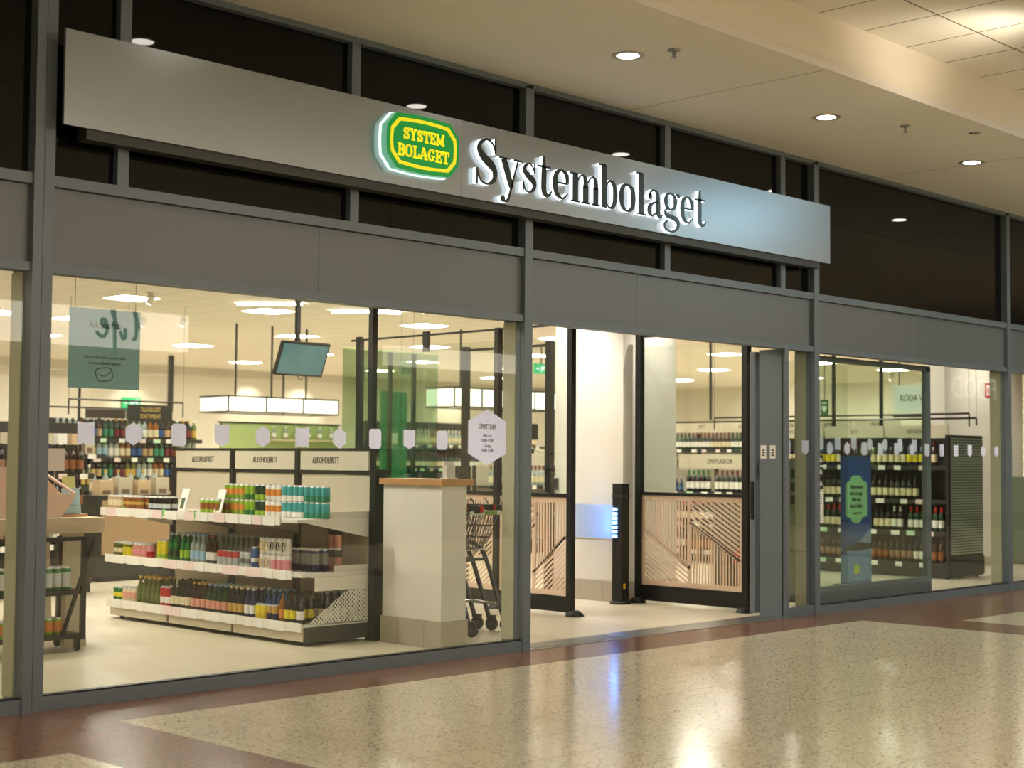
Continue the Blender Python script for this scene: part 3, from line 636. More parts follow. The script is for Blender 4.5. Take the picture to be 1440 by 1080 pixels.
# ================================================================== shopping trolleys
WIRE = mat('basket_wire', rgb(92, 92, 90), .35, .8)
def trolley():
    t = thing('shopping_trolley', '', 'shopping trolley')
    # local: pushed towards +y, handle at the -y end
    m = MB()
    for x in (-.25, .25): m.tube([(x, -.06, .09), (x, -.02, .2), (x * .96, .08, .5), (x * .94, .14, .64), (x * .92, .22, .70), (x * .9, .36, .72), (x * .8, .62, .74)], .019, PLAST, 8)
    m.tube([(-.235, .1, .58), (.235, .1, .58)], .014, PLAST, 6)
    m.build('frame', t)
    m = MB(); top = [(-.25, 0, .95), (-.2, .62, .93), (.2, .62, .93), (.25, 0, .95)]
    def lerp(a, b, k): return tuple(a[i] + (b[i] - a[i]) * k for i in range(3))
    bot = [(-.2, .1, .66), (-.16, .56, .68), (.16, .56, .68), (.2, .1, .66)]
    for e in (top, bot): m.tube(e + [e[0]], .006, CHROME, 5)
    for k in (.33, .66):
        e = [lerp(bot[i], top[i], k) for i in range(4)]; m.tube(e + [e[0]], .004, WIRE, 4)
    for i in range(4):
        n = 16 if i % 2 == 0 else 11
        for k in range(n): m.tube([lerp(bot[i], bot[(i + 1) % 4], k / n), lerp(top[i], top[(i + 1) % 4], k / n)], .0032, WIRE, 4)
    for k in range(9): m.tube([lerp(bot[0], bot[3], k / 8), lerp(bot[1], bot[2], k / 8)], .0032, WIRE, 4)
    m.build('wire_basket', t)
    for x in (-.26, .26): MB().tube([(x, -.08, .96), (x, .0, .95), (x, .03, .93)], .012, PLAST, 6).build('handle_bracket', t)
    h = MB().tube([(-.27, -.08, .96), (.27, -.08, .96)], .017, mat('trolley_handle', rgb(196, 200, 190), .35), 8).build('handle', t)
    MB().tube([(-.1, -.08, .96), (.08, -.08, .96)], .0185, mat('handle_green', rgb(120, 150, 60), .4), 8).build('grip_band', h)
    for x in (-.2, .2):
        k_ = MB().box(x - .045, x + .045, -.11, -.03, .965, 1.02, PLAST).build('coin_lock', t)
        MB().box(x + .012, x + .04, -.125, -.11, .968, 1.015, mat('lock_red', rgb(200, 30, 24), .4)).build('red_key', k_)
        MB().tube([(x - .02, -.08, 1.02), (x - .03, -.07, 1.06), (x - .05, -.05, 1.07)], .004, PLAST, 5).build('chain_loop', k_)
    m = MB()
    for x in (-.22, .22): m.tube([(x, -.02, .22), (x * .9, .2, .24), (x * .7, .56, .2), (x * .6, .72, .17)], .009, CHROME, 6)
    m.tube([(-.2, .3, .24), (.2, .3, .24)], .006, CHROME, 5); m.tube([(-.17, .5, .21), (.17, .5, .21)], .006, CHROME, 5)
    for x in (-.2, .2): m.tube([(x, .3, .24), (x * .9, .42, .5), (x * .85, .5, .7)], .008, CHROME, 6)
    m.build('lower_rack', t)
    for x, y in ((-.25, -.08), (.25, -.08), (-.15, .72), (.15, .72)):
        T = Matrix.Translation((x, y, .055)) @ Matrix.Rotation(PI / 2, 4, 'Y')
        wv_ = MB().lathe([(.04, -.016), (.055, -.012), (.055, .012), (.04, .016)], RUBBER, 16, T=T).build('wheel', t)
        MB().lathe([(.022, -.018), (.022, .018)], DGREY, 10, T=T).build('hub', wv_)
        MB().box(x - .022, x + .022, y - .03, y + .04, .1, .125, PLAST).build('castor_fork', wv_)
    return reg(t)
TR = trolley()
for k in range(6):
    a = R(12)
    px_, py_ = .46 - .03 * k, .94 + .135 * k
    put(TR, USED, (px_, py_, 0), 'black and chrome shopping trolley, %s in the nested row' % ('nearest the window' if k == 0 else ORD[k] + ' from the window'), 'nested shopping trolleys', a)

# ================================================================== products
def bottle(key, glass, cap, label, kind='beer', parts=True, lz=None, cat='bottle', n=10, name=None):
    P = {'beer': ([(.027, 0), (.031, .006), (.031, .125), (.026, .15), (.0135, .18), (.012, .222)], (.0145, .212, .232), (.0316, .035, .1)),
         'wine': ([(.033, 0), (.037, .008), (.037, .19), (.03, .215), (.0155, .24), (.0145, .29)], (.0162, .235, .302), (.0376, .055, .145)),
         'spirit': ([(.034, 0), (.04, .008), (.04, .17), (.034, .2), (.016, .225), (.015, .26)], (.018, .25, .285), (.0406, .04, .14)),
         'short': ([(.027, 0), (.031, .006), (.031, .1), (.024, .125), (.0145, .14), (.013, .168)], (.015, .16, .176), (.0316, .03, .085))}[kind]
    prof, c, l = P
    nm = name or {'beer': 'beer_bottle', 'wine': 'wine_bottle', 'spirit': 'spirit_bottle', 'short': 'beer_bottle'}[kind]
    g = mat('glass_' + glass[0], glass[1], .12, 0, spec=.6); cm = mat('cap_' + cap[0], cap[1], .35); lm = mat('label_' + label[0], label[1], .55)
    b = MB().lathe(prof, g, n); lb = MB().lathe([(l[0], l[1]), (l[0], l[2])], lm, n, caps=False); cp = MB().lathe([(c[0], c[1]), (c[0], c[2])], cm, n)
    if parts:
        o = b.build(nm); cp.build('bottle_cap', o); lb.build('bottle_label', o)
    else:
        for q in (lb, cp):
            off = len(b.v); b.v += q.v; b.f += [[i + off for i in f] for f in q.f]; mm = [b.mi(x) for x in q.mats]; b.m += [mm[i] for i in q.m]; b.sm += q.sm
        o = b.build(nm)
    o['category'] = 'bottle'; return reg(o)
def can(key, col, band=None, tall=False, lidc=None, dots=None):
    H = .168 if tall else .122; r = .033
    m = MB(); bm_ = mat('can_' + col[0], col[1], .3, .25)
    m.lathe([(.026, 0), (r, .008), (r, H - .014), (r - .001, H - .012)], bm_, 12)
    o = m.build('drink_can'); q = MB()
    if band: MB().lathe([(r + .0006, H * band[2]), (r + .0006, H * band[3])], mat('band_' + band[0], band[1], .4), 12, caps=False).build('printed_band', o)
    if dots:
        d = MB()
        for a in (-PI / 2 - .9, -PI / 2, PI + .2):
            T = Matrix.Rotation(a + PI / 2, 4, 'Z') @ Matrix.Translation((0, -r - .0012, H * .5))
            d.ribbon([(.02 * math.cos(k * PI / 4), .03 * math.sin(k * PI / 4)) for k in range(8)], [.008] * 8, 0, .001, mat('ink_' + dots[0], dots[1], .5), T=T, closed=True, sub=2)
        d.build('printed_ring', o)
    MB().lathe([(r - .001, H - .012), (.0275, H - .001), (.0275, H)], mat('can_rim', rgb(215, 215, 212), .3, .5) if lidc is None else mat('lid_' + lidc[0], lidc[1], .3, .5), 12).build('can_lid', o)
    o['category'] = 'can'; return reg(o)
C = dict(brown=rgb(48, 24, 12), dkgreen=rgb(18, 58, 30), green=rgb(28, 110, 48), black=rgb(18, 18, 18), olive=rgb(86, 96, 40), clear=rgb(150, 160, 150), white=rgb(232, 228, 218), cream=rgb(222, 208, 170), gold=rgb(196, 158, 70), yellow=rgb(226, 206, 40), red=rgb(186, 34, 34), dred=rgb(110, 26, 34), pink=rgb(232, 150, 160), blue=rgb(40, 86, 150), dblue=rgb(24, 40, 82), teal=rgb(60, 160, 160), lime=rgb(140, 178, 40), orange=rgb(210, 130, 50), silver=rgb(190, 195, 195), tealgreen=rgb(34, 128, 96), sky=rgb(150, 190, 210), grey=rgb(120, 120, 115), amber=rgb(140, 80, 24), kraft=rgb(190, 160, 118), rose=rgb(214, 150, 130), tan=rgb(140, 104, 76))
c_ = lambda k: (k, C[k])
PROTO = {}
def P_(kind, *k, **kw):
    key = (kind,) + k + tuple(sorted((a, str(b)) for a, b in kw.items()))
    if key not in PROTO:
        if kind == 'can': PROTO[key] = can(key, c_(k[0]), band=(k[1], C[k[1]], k[2], k[3]) if len(k) > 1 else None, **kw)
        else: PROTO[key] = bottle(key, c_(k[0]), c_(k[1]), c_(k[2]), kind, **kw)
    return PROTO[key]
class Unit:
    def __init__(s, root, x, y, facing): s.r, s.x, s.y, s.f = root, x, y, facing
    def P(s, u, d, z): return (s.x + d, s.y - u, z) if s.f == '-x' else (s.x + u, s.y + d, z)
    def rz(s): return -PI / 2 if s.f == '-x' else 0
    def fill(s, proto, u0, n, z, label, group, d0=.045, rows=1, du=.07, dd=.075, stack=1, H=.122, jit=.0012):
        for j in range(rows):
            for k in range(n):
                for q in range(stack):
                    p = s.P(u0 + k * du + random.uniform(-jit, jit), d0 + j * dd + random.uniform(-jit, jit), z + q * (H + .0005))
                    put(proto, USED, p, label, group, s.rz() + random.uniform(-.2, .2))

# ---- the alcohol-free gondola
GY0, GY1 = 3.93, 1.2
G_ = thing('display_gondola', 'low white three-bay shelf gondola of cans and bottles behind the big window', 'shelf', (0, 0, 0))
m = MB()
for y in (3.93, 3.03, 2.13): m.box(-.48, -.42, y - .02, y + .02, .03, 1.29, BLACK)
m.build('upright', G_)
MB().box(-.49, -.37, 1.13, 1.2, .0, 1.3, BLACK).build('end_upright', G_)
for k in range(3):
    a, b = GY1 + .9 * k + .03, GY1 + .9 * (k + 1) - .02
    bx('back_panel', -.46, -.44, a, b, .18, 1.255, CREAM, G_)
    bx('plinth_panel', -1.1, -1.08, a - .02, b, .035, .135, CREAM, G_)
    sg = bx('header_sign', -.475, -.455, a + .005, b - .005, 1.29, 1.44, mat('header_card', rgb(200, 190, 168), .6), G_)
    text('ALKOHOLFRITT', .075, (-.477, (a + b) / 2 + (.1 if k == 0 else 0), 1.365), INK, sg, '-x', .62)
bx('top_rail', -.48, -.45, GY1, GY0, 1.442, 1.462, BLACK, G_); bx('middle_rail', -.47, -.44, GY1, GY0, 1.257, 1.288, BLACK, G_)
for y in (3.03, 2.13): bx('header_bracket', -.485, -.45, y - .018, y + .014, 1.288, 1.45, BLACK, G_)
bx('plinth', -1.07, -.42, GY1, GY0, .03, .13, DGREY, G_); bx('end_plinth', -1.1, -.4, GY1 - .012, GY1, .03, .14, DGREY, G_)
RAILW = mat('price_rail', rgb(232, 226, 216), .4)
def wob(name, prnt, xf, z0, z1, y0, y1): return bx(name, xf - .014, xf, y0, y1, z0, z1, RAILW, prnt)
for si, (z, xf, zz) in enumerate(((.15, -1.1, .06), (.53, -1.12, .05), (.93, -1.17, .05))):
    sh = bx('shelf', xf, -.46, GY1 + .01, GY0, z - .025, z, SHELFW, G_)
    rl = wob('price_rail', G_, xf, z - .045, z + .02, GY1 + (.02 if si == 0 else .12 if si == 1 else .2), GY0)
    yy = GY0 - .1; 
    while yy > GY1 + .25:
        wd = random.choice((.09, .14, .2)); 
        c = random.choice((PAPER, PAPER, PAPER, mat('pink_tag', rgb(232, 208, 204), .6)))
        bx('price_tag', xf - .017, xf - .014, yy - wd, yy, z - .05, z + .018, c, rl); yy -= wd + random.uniform(.02, .12)
    for yb in (GY1 + .012, GY1 + .9, GY1 + 1.8, GY0 - .02):
        if si: MB().prism([(xf + .1, z - .03), (-.47, z - .12 if si == 1 else z - .15), (-.47, z - .02), (xf + .05, z - .02)], yb, yb + .006, SHELFW).build('shelf_bracket', G_)
    if si: bx('side_guard', xf + .3, -.47, GY1 + .01, GY1 + .016, z, z + .05, mat('clear_acrylic', rgb(215, 210, 196), .2), G_)
for k, y in enumerate((3.55, 2.95, 2.5)):
    bx('green_tag', -1.186, -1.17, y, y + .02, .9, .96, mat('green_tag', rgb(100, 190, 90), .5), G_)
# perforated end guard
pm = bpy.data.materials.new('perforated_metal'); pm.use_nodes = True; nt = pm.node_tree; bb = nt.nodes['Principled BSDF']; bb.inputs['Base Color'].default_value = rgb(226, 222, 212); bb.inputs['Roughness'].default_value = .4
tc = nt.nodes.new('ShaderNodeTexCoord'); vo = nt.nodes.new('ShaderNodeTexVoronoi'); vo.inputs['Scale'].default_value = 42; vo.inputs['Randomness'].default_value = 0
mp = nt.nodes.new('ShaderNodeMapping'); mp.inputs['Rotation'].default_value = (0, R(45), 0); mp.inputs['Scale'].default_value = (1, 0, 1)
th = nt.nodes.new('ShaderNodeMath'); th.operation = 'GREATER_THAN'; th.inputs[1].default_value = .3
nt.links.new(tc.outputs['Object'], mp.inputs[0]); nt.links.new(mp.outputs[0], vo.inputs['Vector']); nt.links.new(vo.outputs['Distance'], th.inputs[0]); nt.links.new(th.outputs[0], bb.inputs['Alpha'])
MB().prism([(-1.06, .16), (-.48, .16), (-.48, .44), (-.62, .44)], GY1 + .004, GY1 + .008, pm).build('end_guard', G_)
bx('side_panel_low', -1.0, -.46, GY1 + .002, GY1 + .012, .4, .5, SHELFW, G_)
for x, y in ((-1.0, 1.27), (-.48, 1.22), (-1.0, 3.85), (-1.0, 2.1)): MB().lathe([(.02, 0), (.02, .035)], BLACK, 8).build('levelling_foot', G_, (x, y, 0))

SX0 = Unit(G_, -1.08, GY0, '-x'); z = .151; g = 'on the lowest gondola shelf'
def blk(z, g, u0, n, rows, pr, what, **kw):
    SX0.fill(pr, u0, n, z, what + ' ' + g, what + ' ' + g, rows=rows, **kw)
blk(z, g, .05, 2, 2, P_('can', 'green', 'yellow', .3, .6), 'small green can with yellow band')
blk(z, g, .2, 3, 2, P_('can', 'cream', 'rose', .3, .7), 'cream can with rose band')
blk(z, g, .42, 5, 3, P_('beer', 'olive', 'gold', 'olive'), 'olive green bottle with gold cap')
blk(z, g, .78, 2, 2, P_('can', 'red', 'white', .2, .5, tall=True), 'red and white tall can')
blk(z, g, .93, 4, 3, P_('beer', 'black', 'brown', 'cream'), 'dark bottle with cream oval label')
blk(z, g, 1.22, 3, 3, P_('beer', 'brown', 'gold', 'rose'), 'brown bottle with rose label and gold cap')
blk(z, g, 1.44, 4, 3, P_('beer', 'dkgreen', 'sky', 'rose'), 'dark green bottle with rose label and pale cap')
blk(z, g, 1.73, 3, 3, P_('beer', 'black', 'cream', 'gold'), 'black bottle with gold label')
blk(z, g, 1.95, 2, 3, P_('beer', 'dblue', 'white', 'white'), 'dark blue bottle with white neck label')
blk(z, g, 2.1, 4, 2, P_('beer', 'blue', 'sky', 'white'), 'blue bottle with white label', d0=.13)
blk(z, g, 2.1, 2, 1, P_('can', 'yellow'), 'bright yellow can')
blk(z, g, 2.24, 2, 1, P_('can', 'dblue', 'gold', .5, .9), 'dark blue can with gold band')
blk(z, g, 2.39, 1, 3, P_('beer', 'amber', 'black', 'orange'), 'amber bottle with orange label')
blk(z, g, 2.46, 2, 3, P_('beer', 'black', 'black', 'yellow'), 'black bottle with bright yellow label')
blk(z, g, 2.60, 1, 1, P_('beer', 'black', 'black', 'white'), 'black bottle with white label')
blk(z, g, 2.48, 3, 4, P_('beer', 'black', 'silver', 'cream'), 'black bottle with small cream label', d0=.28)
z = .531; g = 'on the middle gondola shelf'
blk(z, g, .04, 2, 2, P_('can', 'olive', 'cream', .3, .6), 'olive can with cream band')
blk(z, g, .19, 2, 2, P_('can', 'yellow', 'olive', .7, .85), 'yellow can with olive rim')
blk(z, g, .34, 3, 2, P_('can', 'rose', 'pink', .3, .6), 'rose can with pink band')
blk(z, g, .56, 1, 1, P_('can', 'red', 'pink', .5, .9), 'red can with pink top')
blk(z, g, .72, 2, 2, P_('can', 'yellow', 'lime', .1, .3, tall=True), 'tall yellow can with lime foot')
blk(z, g, .88, 2, 4, P_('beer', 'green', 'silver', 'dkgreen'), 'bright green bottle with silver foil')
blk(z, g, 1.05, 2, 4, P_('beer', 'green', 'silver', 'lime'), 'green bottle with lime label')
blk(z, g, 1.2, 3, 2, P_('beer', 'clear', 'sky', 'sky'), 'clear bottle with pale blue label')
blk(z, g, 1.42, 2, 1, P_('beer', 'brown', 'dred', 'white'), 'brown bottle with white label and red cap')
blk(z, g, 1.22, 8, 3, P_('beer', 'clear', 'silver', 'amber', lz=1), 'clear bottle of amber drink', d0=.25)
blk(z, g, 1.58, 4, 1, P_('can', 'silver', 'red', .6, .97), 'silver can with red top')
blk(z, g, 1.88, 2, 1, P_('can', 'silver', 'grey', .3, .6), 'silver can with grey band')
blk(z, g, 2.03, 1, 2, P_('can', 'blue', 'white', .3, .5, tall=True), 'tall blue and white can')
blk(z, g, 1.86, 3, 2, P_('can', 'red', 'silver', .1, .3, tall=True), 'tall red can', d0=.3)
blk(z, g, 2.14, 2, 1, P_('can', 'white', dots=c_('gold')), 'white can with gold ring', stack=2, du=.072)
blk(z, g, 2.285, 3, 1, P_('can', 'pink', 'white', .7, .95), 'pink and white can', du=.072)
blk(z + .1225, g, 2.285, 3, 1, P_('can', 'white', dots=c_('black')), 'white can with black ring, set on the pink ones,', du=.072)
blk(z, g, 2.3, 5, 2, P_('can', 'dblue', 'grey', .3, .8, tall=True), 'tall dark blue can', d0=.2)
blk(z, g, 2.5, 2, 1, P_('can', 'rose', 'black', .6, .9, tall=True), 'tall rose can with black band, at the back,', d0=.42, stack=2, H=.168)
z = .931; g = 'on the top gondola shelf'
SX0 = Unit(G_, -1.12, GY0, '-x')
blk(z, g, .0, 3, 2, P_('can', 'kraft', 'cream', .3, .7), 'kraft brown can with cream band')
blk(z, g, .24, 4, 2, P_('can', 'amber', 'gold', .4, .6), 'amber can with gold band')
blk(z, g, .55, 4, 2, P_('can', 'black', 'silver', .2, .5), 'black and silver can', d0=.1)
blk(z, g, 1.28, 4, 2, P_('can', 'lime', 'amber', .3, .7), 'lime can with amber band', d0=.12)
for q, (col, b2, n, what) in enumerate((('lime', 'orange', 4, 'lime can with orange band'), ('lime', 'green', 2, 'lime can with green band'), ('dkgreen', 'lime', 2, 'dark green can with lime foot'), ('white', 'orange', 3, 'white can with orange band'), ('teal', 'white', 4, 'teal can with white foot'), ('teal', 'tealgreen', 4, 'teal can with green foot'))):
    u0 = 1.62 + .069 * (0, 4, 6, 8, 11, 15)[q]
    blk(z, g, u0 - .15, n, 1, P_('can', col, b2, *((.3, .7) if q in (0, 3) else (.02, .35))), what + ', two layers high', d0=.22 - .0 * q, stack=2, du=.069)
def info_stand(y, label):
    t = thing('info_stand', label, 'display stand', (-1.03, y, .932), -PI / 2)
    bx('base', -.07, .07, -.05, .06, 0, .012, OAK, t)
    T = Matrix.Rotation(R(-16), 4, 'X')
    MB().box(-.05, .05, -.008, 0, .012, .2, PAPER, T=T).build('card', t)
    MB().box(-.03, .02, -.0095, -.008, .03, .12, mat('card_photo', rgb(70, 90, 60), .6), T=T).build('printed_picture', t)
info_stand(2.93, 'small white info card on an oak foot, left one on the top gondola shelf'); info_stand(2.42, 'small white info card on an oak foot, amid the lime cans on the gondola')
# tall black pole at the gondola end
F = thing('ceiling_pole', 'tall black pole rising from the gondola end to the ceiling', 'pole', (-.43, 1.25, 0)); bx('pole', -.025, .025, -.025, .025, 1.3, CZ, BLACK, F)

# ================================================================== hanging things and signs inside
F = thing('hanging_poster', 'square teal poster hanging behind the big window near the corner post', 'poster', (-3.305, .3, 2.015))
TEALP = mat('teal_poster', rgb(124, 170, 176), .6)
bx('poster_sheet', -.235, .235, 0, .004, -.235, .235, TEALP, F)
POI = mat('poster_ink', rgb(46, 70, 66), .6)
text('Alkoholfria', .062, (0, -.002, .14), POI, F, sx=.8); text('Det är inte bara vatten som', .024, (0, -.002, -.05), POI, F); text('är utan alkohol längre', .024, (0, -.002, -.085), POI, F)
m = MB(); m.ribbon([(-.05, -.12), (.03, -.11), (.05, -.14), (.045, -.18), (-.03, -.19), (-.055, -.16)], [.006] * 6, -.002, 0, POI, closed=True, sub=3); m.ribbon([(-.04, -.15), (.0, -.16), (.04, -.13)], [.005] * 3, -.002, 0, POI, sub=3); m.build('line_drawing', F)
for x in (-.2, .2): MB().tube([(x, 0, .235), (x, 0, CZ - 2.015)], .0015, DGREY, 4).build('hanging_wire', F)

F = thing('hanging_screen', 'flat screen hanging on a black pole above the gondola', 'screen', (1.72, 5.0, 0))
T = Matrix.Translation((-.02, -.1, 2.42)) @ Matrix.Rotation(R(24), 4, 'X')
MB().box(-.31, .31, -.02, .02, -.185, .185, PLAST, T=T).build('casing', F)
scr = mat('screen_picture', rgb(74, 108, 112), .2, emit=rgb(84, 130, 134), es=.35, noise=.5, nscale=5)
MB().box(-.29, .29, -.023, -.02, -.165, .165, scr, T=T).build('display', F)
bx('pole', -.022, .022, -.022, .022, 2.45, CZ, BLACK, F); bx('bracket', -.08, .08, -.09, .02, 2.38, 2.46, BLACK, F)
MB().tube([(-.06, -.05, 2.3), (0, -.04, 2.2), (.08, -.05, 2.25), (.05, -.03, 2.38)], .005, PLAST, 5).build('cable', F)

LB = emat('lightbox_glow', (1, .93, .76, 1), 2.2)
def lantern(label, x0, x1, y0, y1, z0, z1, n):
    t = thing('lightbox', label, 'light box', ((x0 + x1) / 2, (y0 + y1) / 2, z0))
    cx, cy = (x0 + x1) / 2, (y0 + y1) / 2
    for k in range(n):
        a, b = x0 + (x1 - x0) * k / n, x0 + (x1 - x0) * (k + 1) / n
        bx('light_panel', a - cx + .015, b - cx - .015, y0 - cy + .01, y0 - cy + .03, .02, z1 - z0 - .02, LB, t)
    bx('end_panel', x0 - cx + .01, x0 - cx + .03, y0 - cy + .04, y1 - cy - .02, .02, z1 - z0 - .02, LB, t)
    m = MB()
    for z in (0, z1 - z0):
        m.box(x0 - cx, x1 - cx, y0 - cy, y0 - cy + .02, z - .01, z + .01, BLACK); m.box(x0 - cx, x1 - cx, y1 - cy - .02, y1 - cy, z - .01, z + .01, BLACK)
        m.box(x0 - cx, x0 - cx + .02, y0 - cy, y1 - cy, z - .01, z + .01, BLACK); m.box(x1 - cx - .02, x1 - cx, y0 - cy, y1 - cy, z - .01, z + .01, BLACK)
    for k in range(n + 1):
        x = x0 - cx + (x1 - x0 - .02) * k / n; m.box(x, x + .02, y0 - cy, y0 - cy + .02, 0, z1 - z0, BLACK)
    m.build('frame', t)
    for x in (.18, .5, .82):
        bx('suspension_rod', x0 - cx + (x1 - x0) * x, x0 - cx + (x1 - x0) * x + .025, -.012, .012, z1 - z0, CZ - z0, BLACK, t)
lantern('long lit box hanging over the green counter', 5.75, 7.98, 12, 12.8, 2.11, 2.36, 3)
lantern('long lit box hanging behind the opening hours sign', 8.75, 11.3, 10, 10.7, 2.24, 2.56, 4)

EXG = mat('exit_green', rgb(20, 150, 90), .4, emit=rgb(20, 160, 96), es=.8); EXW = emat('exit_white', (.9, 1, .95, 1), 1.2)
def exit_sign(label, x, y, z, w_, h_, hang):
    t = thing('exit_sign', label, 'exit sign', (x, y, z))
    bx('sign_panel', -w_, w_, -.02, .02, -h_, h_, EXG, t)
    m = MB(); m.prism([(.02, -.6 * h_), (.28 * w_, .0), (.1, .1 * h_), (.1, .55 * h_), (-.02, .5 * h_), (-.12 * w_, 0), (-.3 * w_, -.6 * h_), (-.2 * w_, -.62 * h_), (0, -.15 * h_)], -.023, -.02, EXW)
    m.box(.45 * w_, .75 * w_, -.023, -.02, -.7 * h_, .7 * h_, EXW); m.ribbon([(-.8 * w_, 0), (-.4 * w_, 0)], [.03, .03], -.023, -.02, EXW, sub=1); m.build('pictogram', t)
    if hang: bx('rod', -.01, .01, -.01, .01, h_, CZ - z, BLACK, t)
    else: bx('wall_plate', -.05, .05, .02, .04, -.04, .04, DGREY, t)
exit_sign('green running man exit sign hanging behind the glass fence', 12.94, 12, 3.13, .2, .1, True)
exit_sign('green exit sign on the rear wall above the spirits shelves', 10.7, 22.96, 2.63, .24, .14, False)

def rod(x, y, z0, label, w_=.018):
    t = thing('ceiling_rod', label, 'rod', (x, y, z0)); bx('rod', -w_, w_, -w_, w_, 0, CZ - z0, BLACK, t)
rod(9.72, 19.8, 2.35, 'thick black rod from the ceiling, right of the teal poster', .045); rod(13.9, 21.4, 2.4, 'thin black rod before the rear wall, left of the long lit box'); rod(5.26, 16.8, 1.5, 'thin black rod from the ceiling beside the corner post'); rod(5.6, 16.3, 1.5, 'second thin black rod from the ceiling near the corner post')
rod(13, 8.02, 2.1, 'thin black rod above the rear wine shelf, seen over the gate fence'); rod(9.0, 3.05, 1.84, 'thin black rod above the red wine shelf, by the green first aid sign'); rod(9.0, 2.35, 1.84, 'thick black rod above the red wine shelf, mid window'); rod(9.0, 4.42, 1.5, 'long black rod rising behind the small bottle shelf')
def hoop(x0, x1, y, z0, z1, label, ax='x'):
    t = thing('sign_frame', label, 'frame', (0, 0, 0)); m = MB()
    P = [(x0, y, z0), (x0, y, z1), (x1, y, z1), (x1, y, z0)] if ax == 'x' else [(y, x0, z0), (y, x0, z1), (y, x1, z1), (y, x1, z0)]
    for a, b in zip(P, P[1:]): m.tube([a, b], .012, BLACK, 4)
    m.build('rod_frame', t)
    for q in (P[1], P[2]): MB().tube([q, (q[0], q[1], CZ)], .003, BLACK, 4).build('hanging_wire', t)
hoop(2.3, 4.1, 10.75, 1.95, 2.16, 'black rod frame above the spirits shelves'); hoop(1.7, 3.4, 11.1, 1.9, 2.06, 'black rod frame just behind the spirits shelves'); hoop(1.0, 6.4, 8.9, 1.84, 1.93, 'long black rod frame above the wine shelves', 'y'); hoop(1.3, 5.2, 9.3, 1.84, 2.0, 'second higher rod frame above the wine shelves', 'y')

# first aid sign and fire sign, first-aid box
F = thing('first_aid_sign', 'small green first aid sign with white emblem above the wine shelf', 'sign', (12, 5.1, 2.22), -PI / 2); bx('plate', -.07, .07, 0, .01, -.13, .13, mat('aid_green', rgb(20, 100, 60), .5), F)
m = MB(); m.prism([(0, -.06), (.045, .0), (.03, .04), (0, .02), (-.03, .04), (-.045, 0)], -.003, 0, PAPER); m.box(-.04, .04, -.003, 0, .07, .085, PAPER); m.build('emblem', F); bx('rod', -.006, .006, .01, .016, .13, CZ - 2.22, BLACK, F)
sbox('wall_partition', 10.0, 12.25, 2.0, 2.3, 0, CZ, WHITE)
sbox('baseboard_partition', 9.98, 12.27, 1.985, 2.0, 0, .12, BASET)
F = thing('fire_sign', 'small red and white fire extinguisher sign on the white partition', 'sign', (11.2, 1.998, 2.38)); bx('plate', -.08, .08, -.004, 0, -.1, .1, mat('fire_red', rgb(190, 40, 34), .5), F)
MB().box(-.045, .045, -.006, -.004, -.07, .07, PAPER).build('white_field', F); MB().box(-.02, .02, -.008, -.006, -.05, .04, mat('fire_red', None)).build('extinguisher_symbol', F)
F = thing('low_cabinet', 'low grey green cabinet before the white partition', 'cabinet', (12.0, 1.75, 0)); bx('body', -.25, .45, 0, .23, 0, 1.2, mat('cabinet_green', rgb(128, 140, 120), .5), F); bx('door', -.24, .44, -.015, 0, .06, 1.17, mat('cabinet_green', None), F)
F = thing('hanging_sign', 'pale hanging board lettered RÖDA VINER above the wine shelf', 'sign', (10.6, 2.75, 2.25)); bx('board', -.015, .015, -.42, .34, -.17, .2, mat('pale_board', rgb(206, 216, 208), .6), F)
text('RÖDA VINER', .13, (-.018, -.04, .02), INK, F, '-x', .72)
for y in (-.3, .25): bx('suspension_rod', -.006, .006, y, y + .01, .2, CZ - 2.25, BLACK, F)
bx('shadow_strip', -.02, .02, -.42, .34, -.24, -.19, DGREY, F)  # dark strip stands in for the shadow under the board

# linear ceiling lamps
for k, (a, b, l) in enumerate((((4.9, 10.4), (5.0, 9.0), 0), ((6.25, 9.9), (6.6, 9.3), 0), ((6.85, 9.2), (7.6, 8.6), 0))):
    pass

# ================================================================== shelves of wine and spirits
DSH = mat('dark_shelf', rgb(38, 40, 36), .45, .2)
def shelf_unit(name, label, facing, x, y, L, depth, levels, top, sign=None, sign_z=None, sign_col=None, back=None, tags=True, bays=1.0):
    """x, y: the front corner where u = 0; u runs along the front, d goes back"""
    t = thing(name, label, 'shelf', (x, y, 0), -PI / 2 if facing == '-x' else 0)
    bk = back or DSH
    if sign_z: top = min(top, sign_z[0])
    bx('back_panel', 0, L, depth - .02, depth, .05, top, bk, t)
    n = max(1, round(L / bays))
    for k in range(n + 1): u = (L - .03) * k / n; bx('upright', u, u + .03, depth - .07, depth - .02, 0, top, BLACK, t)
    bx('plinth', 0, L, .03, depth, 0.02, levels[0] - .03, DSH, t)
    for z in levels:
        s_ = bx('shelf', 0, L, 0.01, depth - .02, z - .025, z, DSH, t); r_ = bx('price_rail', 0, L, 0, .01, z - .04, z + .012, DSH, s_)
        if tags:
            u = .06
            while u < L - .15:
                bx('price_tag', u, u + random.choice((.09, .11)), -.004, 0, z - .045, z + .01, random.choice((PAPER, PAPER, PAPER, mat('green_paper', rgb(190, 220, 190), .6), mat('pink_tag', None))), r_); u += random.uniform(.2, .34)
    if sign:
        for k, s in enumerate(sign):
            a, b = L * k / len(sign) + .02, L * (k + 1) / len(sign) - .02
            sg = bx('header_sign', a, b, .12, .135, sign_z[0], sign_z[1], sign_col or mat('header_card', None), t)
            text(s, (sign_z[1] - sign_z[0]) * .5, ((a + b) / 2, .118, (sign_z[0] + sign_z[1]) / 2), INK, sg, '-y', .7)
    return t
